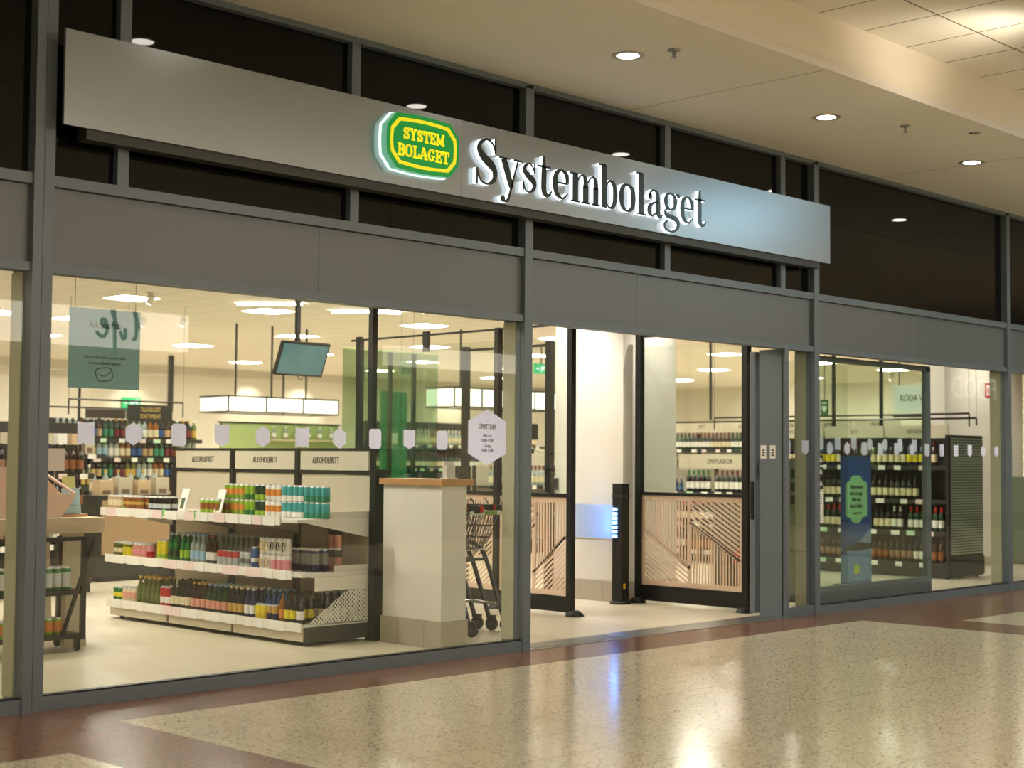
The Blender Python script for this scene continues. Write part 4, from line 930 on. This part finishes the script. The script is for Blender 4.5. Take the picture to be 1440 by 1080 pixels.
def stock(U_, u0, u1, z, specs, where, rows=1, du=.082, parts=False, d0=.06, dd=.085, run=(3, 4, 4, 5)):
    """fill a shelf from u0 to u1 with blocks of equal bottles"""
    u = u0; k = 0
    while u < u1 - .05:
        kind, what, pr = specs[k % len(specs)]; n = min(random.choice(run), int((u1 - u) / du + .01))
        if n < 1: break
        lb = '%s, %s batch, %s' % (what, ORD[k] if k < 13 else 'last', where); lb = lb if len(lb.split()) <= 16 else ' '.join(lb.replace('small ', '').replace('very ', '').replace('with ', '').split()[:16])
        for j in range(rows):
            for q in range(n):
                put(pr, USED, U_.P(u + .04 + q * du + random.uniform(-.002, .002), d0 + j * dd + random.uniform(-.002, .002), z), lb, lb, U_.rz() + random.uniform(-.15, .15))
        u += n * du; k += 1
FAR = MB()
def far_stock(U_, u0, u1, z, cols, du=.085):
    u = u0; k = 0
    while u < u1:
        g, c, l = cols[(k // 5) % len(cols)]; T = Matrix.Translation(U_.P(u, .07, z))
        FAR.lathe([(.037, 0), (.037, .19), (.0155, .225), (.0145, .25)], mat('glass_' + g, None), 7, T=T); FAR.lathe([(.0162, .235), (.0162, .302)], mat('cap_' + c, C[c], .35), 7, T=T); FAR.lathe([(.0378, .055), (.0378, .145)], mat('label_' + l, C[l], .55), 7, T=T, caps=False)
        u += du; k += 1
def W(g, c, l, kind='wine'): return P_(kind, g, c, l, parts=False, n=8)
RED = [('wine', 'dark wine bottle with cream label and black cap', W('black', 'black', 'cream')), ('wine', 'dark wine bottle with white label and silver neck', W('black', 'silver', 'white')), ('wine', 'dark green wine bottle with pale yellow label', W('dkgreen', 'black', 'yellow'))]
REDC = [('wine', 'dark wine bottle with bright red cap', W('black', 'red', 'cream')), ('wine', 'dark wine bottle with red cap and white label', W('dkgreen', 'dred', 'white'))]
DARK = [('wine', 'very dark wine bottle with brown label', W('black', 'black', 'tan')), ('wine', 'very dark wine bottle with small white label', W('black', 'dblue', 'white')), ('wine', 'dark bottle with amber label', W('brown', 'black', 'amber'))]
TOPW = [('wine', 'olive dark wine bottle', W('olive', 'black', 'cream')), ('wine', 'black wine bottle with cream label', W('black', 'dblue', 'cream')), ('wine', 'dark blue bottle with yellow label', W('dblue', 'dblue', 'yellow')), ('wine', 'brown wine bottle with red foil', W('brown', 'dred', 'cream'))]
LV = [.17, .55, .93, 1.34]
t = shelf_unit('wine_shelf', 'black wine shelf with ribbed grey end panel behind the far window', '-x', 8.46, 3.8, 2.62, .42, LV, 1.84, ['FYLLIGA', 'EKO', 'KRYDDIGA'], (1.69, 1.84), bays=.87)
m = MB(); m.box(2.62, 2.66, .0, .87, .02, 1.72, BLACK); m.build('end_panel', t)
m = MB(); RIB = mat('ribbed_grey', rgb(150, 158, 138), .45, .1)
m.box(2.66, 2.665, .04, .84, .28, 1.68, DSH)
z_ = .29
while z_ < 1.67: m.box(2.665, 2.674, .04, .84, z_, z_ + .019, RIB); z_ += .032
m.build('ribbed_panel', t); bx('end_plinth', 2.66, 2.68, .02, .86, .04, .26, DSH, t); bx('rear_panel', 0, 2.62, .43, .85, .03, 1.69, DSH, t)
for d in (.08, .8): MB().lathe([(.025, 0), (.025, .03)], BLACK, 8).build('levelling_foot', t, (2.6, d, 0))
UW = Unit(t, 8.46, 3.8, '-x')
stock(UW, .03, 2.58, LV[0], DARK, 'lowest wine shelf by the blue banner'); stock(UW, .03, 1.6, LV[1], REDC, 'second wine shelf from the floor'); stock(UW, 1.62, 2.08, LV[1], RED, 'second wine shelf by the blue banner')
stock(UW, 2.09, 2.59, LV[1], [('w', 'dark wine bottle with glossy red cap and white label', W('dkgreen', 'red', 'white'))], 'second wine shelf beside the end panel', run=(6,))
stock(UW, .03, 2.3, LV[2], RED[:2] + RED[:1], 'third wine shelf from the floor'); stock(UW, .03, 2.56, LV[3], TOPW, 'top wine shelf under the header signs')
t = shelf_unit('wine_shelf', 'lower wine shelf headed SMÅFLASKOR seen through the entrance', '-x', 8.46, 6.75, 2.9, .42, [.17, .55, .96], 1.28, ['MAGNUM', 'SMÅFLASKOR'], (1.28, 1.48), bays=.96, back=mat('header_card', None))
UW = Unit(t, 8.46, 6.75, '-x'); q = 'under the SMÅFLASKOR header'
stock(UW, 1.2, 1.62, .96, [('b', 'dark blue small bottle', W('dblue', 'dblue', 'blue', 'short'))], q); stock(UW, 1.66, 2.12, .96, [('w', 'wine bottle with green foil and dark glass', W('black', 'green', 'white'))], q); stock(UW, 2.14, 2.86, .96, [('w', 'wine bottle with dark red foil and white label', W('black', 'dred', 'white'))], q)
stock(UW, 1.0, 2.86, .55, REDC, 'middle shelf behind the gate fence'); stock(UW, 1.0, 2.86, .17, DARK, 'lowest shelf behind the gate fence', rows=1)
# rear rows
t = shelf_unit('wine_shelf', 'tall rear wine shelf with two header rows, seen above the gate fence', '-x', 13, 9.6, 5.2, .42, [.2, .65, 1.1, 1.58], 2.1, ['RÖTT', 'VITT', 'ROSÉ', 'FRUKTIGA', 'STORA', 'FRISKA'], (1.88, 2.08), bays=1.0, back=mat('header_card', None))
UW = Unit(t, 13, 9.6, '-x'); DR = [('brown', 'dred', 'cream'), ('dkgreen', 'black', 'white'), ('black', 'dred', 'white')]
far_stock(UW, .3, 5.1, 1.58, DR); far_stock(UW, .3, 5.1, 1.1, DR[::-1])
t = shelf_unit('wine_shelf', 'rear wine shelf facing the trolleys, seen through the fence glass', '-y', 7.2, 7.6, 2.6, .4, [.2, .6, 1.0], 1.5, ['VITA VINER', 'ROSÉ'], (1.3, 1.48), bays=.87, back=mat('header_card', None))
UW = Unit(t, 7.2, 7.6, '-y'); far_stock(UW, .08, 2.5, 1.0, [('clear', 'dred', 'cream'), ('black', 'dred', 'white')])
t = shelf_unit('wine_shelf', 'tall dark wine shelf in the back, left of the green exit sign', '-y', 10.2, 13.6, 4.6, .4, [.3, .75, 1.2, 1.65], 2.1, bays=.9)
UW = Unit(t, 10.2, 13.6, '-y'); far_stock(UW, .1, 4.4, 1.65, [('clear', 'white', 'cream'), ('amber', 'gold', 'cream')], .09); far_stock(UW, .1, 4.4, 1.2, DR, .09)
tag(FAR.build('wine_bottles'), 'rows of wine bottles filling the far shelves at the back of the shop', 'bottles', kind='stuff')
# spirits in the left part
t = shelf_unit('spirits_shelf', 'tall black spirits shelf with gold lettered header near the green exit sign', '-y', 1.9, 10.4, 2.3, .4, [.15, .46, .77, 1.08, 1.36, 1.62], 1.9, bays=.77)
sg = bx('header_board', 1.08, 1.78, -.03, -.01, 1.87, 2.1, mat('dark_board', rgb(14, 20, 17), .5), t); GOLDT = mat('gold_letters', rgb(214, 180, 100), .4)
text('TILLFÄLLIGT', .085, (1.43, -.032, 2.03), GOLDT, sg, sx=.68); text('SORTIMENT', .085, (1.43, -.032, 1.94), GOLDT, sg, sx=.72)
bx('side_board', .45, 1.05, -.015, -.002, 1.9, 2.02, mat('brown_board', rgb(40, 28, 20), .5), t)
SP = [('s', 'clear spirit bottle with white label', W('clear', 'white', 'white', 'spirit')), ('s', 'amber spirit bottle with cream label', W('amber', 'black', 'cream', 'spirit')), ('s', 'black spirit bottle with blue label', W('black', 'silver', 'blue', 'spirit')), ('s', 'dark spirit bottle with kraft label', W('brown', 'black', 'kraft', 'spirit')), ('s', 'dark green spirit bottle with teal label', W('dkgreen', 'white', 'tealgreen', 'spirit')), ('s', 'black spirit bottle with red label', W('black', 'gold', 'dred', 'spirit')), ('s', 'olive spirit bottle with gold label', W('olive', 'white', 'gold', 'spirit')), ('s', 'clear spirit bottle with pale blue label', W('clear', 'silver', 'sky', 'spirit'))]
US = Unit(t, 1.9, 10.4, '-y')
for k, z in enumerate((.15, .46, .77, 1.08, 1.36, 1.62)):
    if k > 1: stock(US, .05, 2.25, z, SP[(k * 3) % 8:] + SP[:(k * 3) % 8], '%s level of the spirits shelf' % NUM[k], du=.088, d0=.08, run=(1, 2, 2, 3))
def carton(x, y, z, w_, d_, h_, m_, label, group=None, facing='-y'):
    t = thing('carton', label, 'box', (x, y, z), 0, group)
    bx('box_body', -w_ / 2, w_ / 2, -d_ / 2, d_ / 2, 0, h_, m_, t); bx('front_label', -w_ * .3, w_ * .3, -d_ / 2 - .001, -d_ / 2, h_ * .1, h_ * .35, mat('carton_print', rgb(120, 96, 70), .6), t)
t = shelf_unit('spirits_shelf', 'black shelf of gift cartons left of the spirits', '-y', .1, 9.0, 1.75, .4, [.2, .6, 1.0, 1.4], 1.8, bays=.87)
KR = mat('kraft', rgb(200, 172, 134), .6); 
US = Unit(t, .1, 9.0, '-y')
for k, z in enumerate((.2, .6, 1.0)): stock(US, .05, 1.7, z, SP[(k * 2) % 6:] + SP[:2], '%s level of the gift carton shelf' % NUM[k], rows=1, du=.092, d0=.08, run=(1, 2, 3))
for k in range(9): carton(.2 + k * .185, 9.16, 1.401, .12, .12, .26, (PAPER, KR, CREAM)[k % 3], '%s gift carton standing upright, %s on the gift shelf' % (('white', 'brown', 'cream')[k % 3], ORD[k]), 'gift cartons')
t = shelf_unit('spirits_shelf', 'low black wine rack just behind the pale wooden table', '-y', -1.1, 6.0, 1.05, .4, [.15, .5, .85, 1.2], 1.5, bays=1.05)
US = Unit(t, -1.1, 6.0, '-y')
for k, z in enumerate((.5, .85, 1.2)): stock(US, .04, 1.0, z, DARK + TOPW, '%s level of the low rack behind the table' % NUM[k], rows=1, du=.084)
# low kraft fronted unit left of the gondola
t = thing('display_box', 'kraft fronted display box with cartons left of the gondola', 'display stand', (1.25, 7.2, 0))
bx('body', -.55, .55, 0, .5, .06, .95, DSH, t); bx('kraft_front', -.5, .5, -.01, 0, .3, .9, mat('kraft_front', rgb(166, 136, 100), .6), t); bx('plinth', -.5, .5, .02, .48, 0, .06, BLACK, t)
for k in range(4): carton(.85 + k * .24, 7.36, .951, .17, .16, .17 + .03 * (k % 2), (KR, CREAM, KR, CREAM)[k], '%s carton on the kraft fronted display box' % ORD[k], 'cartons on the display box')
for k in range(6): put(W('clear', 'gold', 'cream', 'spirit'), USED, (.85 + k * .16, 7.58, .951), 'clear bottle with gold cap behind the cartons', 'bottles behind the cartons')

# green counter and far things
F = thing('service_counter', 'tall light green counter wall under the hanging lit box', 'counter', (4.7, 9.2, 0)); bx('green_panel', -1.0, 1.0, 0, .06, 0, 1.85, mat('counter_green', rgb(168, 186, 120), .55), F); bx('shelf_board', -.4, 1.0, -.15, 0, 1.62, 1.64, PALEWOOD, F); bx('top_cap', -1.02, 1.02, -.02, .08, 1.85, 1.87, BLACK, F)
for k in range(6): put(W('clear', 'white', 'white', 'short'), USED, (4.5 + k * .2, 9.12, 1.641), 'small clear bottle on the shelf of the green counter', 'bottles on the green counter')
BG = glass_mat('booth_glass', (.64, .75, .62, 1), 1.5)
F = thing('glass_booth', 'green tinted glass booth wall behind the low white wall', 'partition', (5.65, 8.0, 0))
for k in range(4): bx('glass_pane', -.86 + k * .435, -.86 + k * .435 + .43, 0, .008, .05, 2.86, BG, F)
bx('top_edge', -.87, .89, -.003, .011, 2.86, 2.875, mat('glass_edge', rgb(180, 200, 130), .3), F); bx('floor_channel', -.87, .89, -.02, .03, 0, .05, DGREY, F)
for x in (-.02, .42): bx('post', x, x + .05, .01, .06, 0, 2.86, DGREY, F)
F = thing('emerald_door', 'emerald green door leaf inside the glass booth', 'door', (6.2, 8.6, 0)); bx('leaf', -.2, .28, 0, .04, 0, 2.35, mat('emerald', rgb(40, 150, 106), .5), F); bx('notice', -.06, .1, -.004, 0, 1.6, 1.75, PAPER, F)
F = thing('booth_sign', 'white pictogram sign inside the glass booth', 'sign', (6.25, 8.3, 2.7)); bx('plate', -.2, .12, 0, .01, -.14, .06, PAPER, F); text('nn', .2, (-.04, -.003, -.05), INK, F)
for x in (-.15, .08): MB().tube([(x, .005, .06), (x, .005, CZ - 2.7)], .003, DGREY, 4).build('hanging_wire', F)
F = thing('grey_partition', 'grey glazed office partition beyond the spirits shelves', 'partition', (5.2, 14.5, 0)); bx('panel', -1.1, 1.0, 0, .05, 0, 1.95, mat('partition_grey', rgb(140, 138, 118), .5), F); bx('top_frame', -1.1, 1.0, -.01, .06, 1.95, 2.0, BLACK, F)
F = thing('monitor', 'dark screen on the rear counter behind the glass fence', 'screen', (10.0, 9.4, 0)); bx('display', -.45, .1, 0, .04, 1.72, 1.98, PLAST, F); bx('stand', -.2, -.14, .0, .04, 0, 1.72, BLACK, F)
sbox('wall_column_rear', 2.2, 2.9, 14.6, 15.2, 0, CZ, WALLI)
sbox('wall_panel_pale', 7.0, 9.6, 22.9, 23.0, 0, 3.15, WHITE)

# ================================================================== banner stand, stickers by the post
NAVY = mat('navy_banner', rgb(48, 82, 146), .5)
F = thing('banner_stand', 'tall navy blue roll-up banner with green shield text field inside the far window', 'banner', (6.66, 1.3, 0))
bx('banner_sheet', -.315, .315, 0, .006, .05, 1.46, NAVY, F); bx('base', -.32, .32, -.06, .1, 0, .05, DGREY, F); bx('top_bar', -.32, .32, -.005, .01, 1.455, 1.475, DGREY, F)
MB().prism([(0, .26), (.09, .25), (.13, .2), (.22, .175), (.22, .1), (.22, -.12), (.22, -.19), (.12, -.215), (.08, -.26), (0, -.27), (-.08, -.26), (-.12, -.215), (-.22, -.19), (-.22, .175), (-.13, .2), (-.09, .25)], -.003, 0, mat('mint_field', rgb(160, 214, 160), .5)).build('shield_field', F, (0, 0, .98))
for k, (s, z) in enumerate((('Välkommen', .13), ('hela Sverige.', .06), ('Men inte', -.01), ('hela kvällen.', -.08))): text(s, .062, (0, -.005, .98 + z), INK, F, sx=.85)
text('Vi stänger 19.00', .03, (0, -.005, .82), INK, F)
MB().prism([(-.31, .36), (-.1, .44), (.1, .52), (.31, .66), (.31, .06), (-.31, .06)], -.002, 0, mat('dusk_hill', rgb(122, 144, 180), .5)).build('printed_hill', F)
MB().prism([(-.31, .42), (0, .5), (.31, .48), (.31, .42), (0, .4)], -.0025, -.002, mat('night_road', rgb(44, 48, 60), .5)).build('printed_road', F)
MB().prism([(k, z) for k, z in octo(.055, .05, .02, .002)], -.004, -.002, mat('lime_logo', rgb(196, 206, 60), .5)).build('small_emblem', F, (0, 0, .2))
text('——————', .03, (0, -.004, .1), PAPER, F)
for k, (z, l) in enumerate(((1.4, 'upper'), (1.29, 'middle'), (1.18, 'lower'))):
    t = thing('square_sticker', '%s of the three black square stickers beside the grey post' % l, 'sticker', (3.905, -.002, z)); bx('film', -.045, .045, -.001, 0, -.045, .045, mat('sticker_black', rgb(28, 24, 28), .5), t)
    MB().ribbon([(-.02, -.02), (0, .025), (.02, -.015), (-.01, -.005)], [.007] * 4, -.002, -.001, PAPER, sub=3).build('white_symbol', t)
t = thing('paper_notice', 'narrow white text notice below the black square stickers', 'notice', (3.905, -.002, .97)); bx('sheet', -.045, .045, -.001, 0, -.14, .14, PAPER, t)
m = MB()
for q in range(12): m.box(-.035, random.uniform(.01, .035), -.002, -.001, -.12 + q * .021, -.113 + q * .021, mat('grey_ink', rgb(140, 136, 136), .6))
m.build('printed_lines', t)
t = thing('notice_board', 'tall grey stand with black square cards behind the far window', 'notice', (4.75, .85, 0)); bx('board', -.07, .09, 0, .03, 0.02, 1.42, mat('stand_beige', rgb(150, 146, 120), .5), t)
for k in range(3): bx('card', -.05, .05, -.004, 0, 1.22 - k * .13, 1.31 - k * .13, mat('sticker_black', None), t)
bx('foot', -.15, .17, -.12, .15, 0, .02, DGREY, t)
t = thing('promotion_display', 'low grey basket display with red packs behind the far window', 'display stand', (5.0, 1.35, 0)); bx('body', -.38, .38, 0, .4, .0, .32, DSH, t); bx('back_board', -.38, .38, .36, .4, .32, .95, mat('stand_grey', rgb(110, 112, 98), .5), t)
for k in range(6):
    t = thing('small_pack', 'small red pack standing on the grey basket display', 'box', (4.72 + k * .11, 1.45, .321), 0, 'red packs'); bx('box_body', -.045, .045, 0, .08, 0, .15, mat('pack_red', rgb(176, 50, 46), .5), t); bx('pack_label', -.03, .03, -.001, 0, .03, .07, PAPER, t)

# ================================================================== table, rolling rack and things by the corner
F = thing('display_table', 'pale wooden display table behind the corner post', 'table', (-3.4, 2.2, 0))
bx('table_top', -1.5, 1.24, 0, .8, .83, .94, PALEWOOD, F)
for x in (-1.3, 1.02):
    for y in (.12, .62): MB().prism([(x - .02, 0), (x + .16, 0), (x + .12, .83), (x - .02 + .0, .83)], y, y + .05, CREAM).build('leg', F)
F = thing('rolling_rack', 'black rolling rack of cans under the pale wooden table', 'rack', (-2.9, 2.14, 0))
for x in (-.5, .51): 
    for y in (-.04, .3): bx('post', x, x + .035, y, y + .03, .08, .8, BLACK, F)
    MB().tube([(x + .1 if x > 0 else x, -.02, .8), (x - .14 if x > 0 else x + .14, -.02, .1)], .016, BLACK, 6).build('slanted_brace', F)
for z in (.12, .43): 
    s_ = bx('shelf', -.5, .54, -.03, .32, z - .03, z, BLACK, F); bx('shelf_label', .08, .2, -.034, -.03, z - .12, z + .0, PAPER, s_)
bx('top_bar', -.5, .54, -.02, .01, .78, .81, BLACK, F)
for x in (-.46, .5):
    for y in (0, .28):
        T = Matrix.Translation((x, y, .035)) @ Matrix.Rotation(PI / 2, 4, 'Y'); cw = MB().lathe([(.03, -.012), (.035, -.008), (.035, .008), (.03, .012)], RUBBER, 12, T=T).build('castor', F); MB().box(x - .015, x + .015, y - .02, y + .02, .05, .09, BLACK).build('castor_fork', cw)
UR = Unit(F, -3.36, 2.14, '-y')
for u0, n, pr, s in ((.02, 4, P_('can', 'orange', 'white', .3, .6, tall=True), 'tall orange can'), (.34, 3, P_('can', 'green', 'white', .15, .8, tall=True), 'tall green can with white label'), (.6, 5, P_('can', 'green', 'silver', .15, .75, tall=True), 'tall green can with silver label')):
    UR.fill(pr, u0, n, .431, s + ' on the rolling rack', s + ' on the rolling rack', d0=.03, rows=2)
for u0, n, pr, s in ((.04, 4, P_('can', 'white', 'olive', .3, .6), 'white can with olive band'), (.4, 7, P_('can', 'lime', 'orange', .2, .8), 'lime can with orange band')):
    UR.fill(pr, u0, n, .121, s + ' on the lowest level of the rolling rack', s + ' on the rolling rack base', d0=.03, rows=2)
F = thing('gift_crate', 'pink wooden crate with slanted sides on the pale wooden table', 'crate', (-2.85, 2.36, .941)); PINKW = mat('pink_wood', rgb(226, 194, 174), .4)
m = MB(); m.prism([(-.42, 0), (.42, 0), (.54, .17), (-.54, .17)], -.02, 0, PINKW); m.build('front_board', F)
m = MB(); m.prism([(-.54, .17), (.54, .17), (.34, .36), (-.34, .36)], .22, .24, PINKW); m.prism([(-.42, 0), (.42, 0), (.54, .17), (-.54, .17)], .22, .24, PINKW); m.build('back_board', F)
for s in (-1, 1): MB().poly([(s * .42, 0, 0), (s * .42, .22, 0), (s * .54, .22, .17), (s * .54, 0, .17), (s * .41, 0, 0), (s * .41, .22, 0), (s * .53, .22, .17), (s * .53, 0, .17)], [(0, 1, 2, 3), (7, 6, 5, 4), (3, 2, 6, 7), (0, 3, 7, 4), (1, 5, 6, 2), (0, 4, 5, 1)], PINKW).build('side_board', F); MB().tube([(s * .53, 0, .17), (s * .34, .23, .36)], .012, PINKW, 6).build('slanted_handle', F)
bx('bottom_board', -.41, .41, 0, .22, 0, .012, PINKW, F)
for k in range(7): put(W('rose', 'silver', 'rose', 'short'), USED, (-3.15 + k * .1, 2.46, .954), 'small rosé bottle standing in the pink crate', 'bottles in the pink crate')
F = thing('leaflet_stand', 'pale blue leaflet holder on an oak foot on the pale table', 'leaflet holder', (-2.3, 2.42, .941)); bx('foot', -.1, .1, -.05, .06, 0, .018, OAK, F)
T = Matrix.Rotation(R(-12), 4, 'X'); MB().box(-.07, .07, -.01, 0, .018, .21, mat('pale_blue_card', rgb(176, 206, 214), .5), T=T).build('card', F); MB().box(-.05, .05, 0.005, .015, .15, .3, mat('yellow_card', rgb(216, 206, 130), .5), T=T).build('rear_card', F)
m = MB()
for z in (.16, .13, .08): m.box(-.04, .04, -.0115, -.01, z, z + .004, mat('grey_ink', None), T=T)
m.build('printed_lines', F)
F = thing('price_board', 'small pale sign board on two wires above the leaflet holder', 'sign', (-2.28, 2.8, .941)); bx('board', -.12, .12, 0, .006, .33, .5, mat('board_mauve', rgb(206, 192, 186), .5), F)
for x in (-.04, .04): MB().tube([(x, .003, 0), (x, .003, .33)], .003, CHROME, 4).build('wire', F)
F = thing('advert_poster', 'white advertising poster with grey drawing left of the corner post', 'poster', (-3.3, 2.85, 1.38)); bx('sheet', -.6, .56, 0, .008, 0, .75, PAPER, F)
m = MB(); GR = mat('drawing_grey', rgb(150, 140, 146), .6)
m.ribbon([(.1, .4), (.2, .6), (.36, .7), (.5, .62), (.54, .45)], [.02, .03, .05, .05, .02], -.002, 0, GR); m.ribbon([(.2, .42), (.3, .55), (.42, .58), (.5, .45)], [.01, .03, .03, .01], -.002, 0, GR); m.build('drawing', F)
text('varm', .07, (.42, -.003, .32), INK, F); text('sommar', .06, (.4, -.003, .24), INK, F); text('smaker', .03, (.42, -.003, .16), INK, F)
MB().prism([(.3, 0.01), (.32, .08), (.4, .12), (.5, .1), (.55, .01)], -.003, 0, mat('food_tan', rgb(190, 150, 96), .6, noise=.4, nscale=30)).build('food_picture', F)
for x in (-.5, .45): MB().tube([(x, .02, -.44), (x, .02, 0)], .01, DGREY, 5).build('post', F)
F = thing('linear_lamp', 'slim linear lamp on the shop ceiling near the hanging screen', 'ceiling light', (6.2, 9.2, CZ - .01), R(-40)); bx('diffuser', -.5, .5, -.03, .03, -.02, 0, DIFF, F)
F = thing('linear_lamp', 'slim linear lamp on the shop ceiling left of the hanging screen', 'ceiling light', (4.6, 9.4, CZ - .01), R(-48)); bx('diffuser', -.45, .45, -.03, .03, -.02, 0, DIFF, F)
for k, x in enumerate((14, 15.6, 20.9)): spot('rear_wall_wash', (x, 22.2, 3.5), 90, (1, .93, .78), 70, .6, (R(35), 0, 0))

# prototypes that found no place are dropped
for o in list(COL.objects):
    if o.parent is None and o.get('category') and not o.get('label'):
        for ch in list(o.children): bpy.data.objects.remove(ch)
        bpy.data.objects.remove(o)
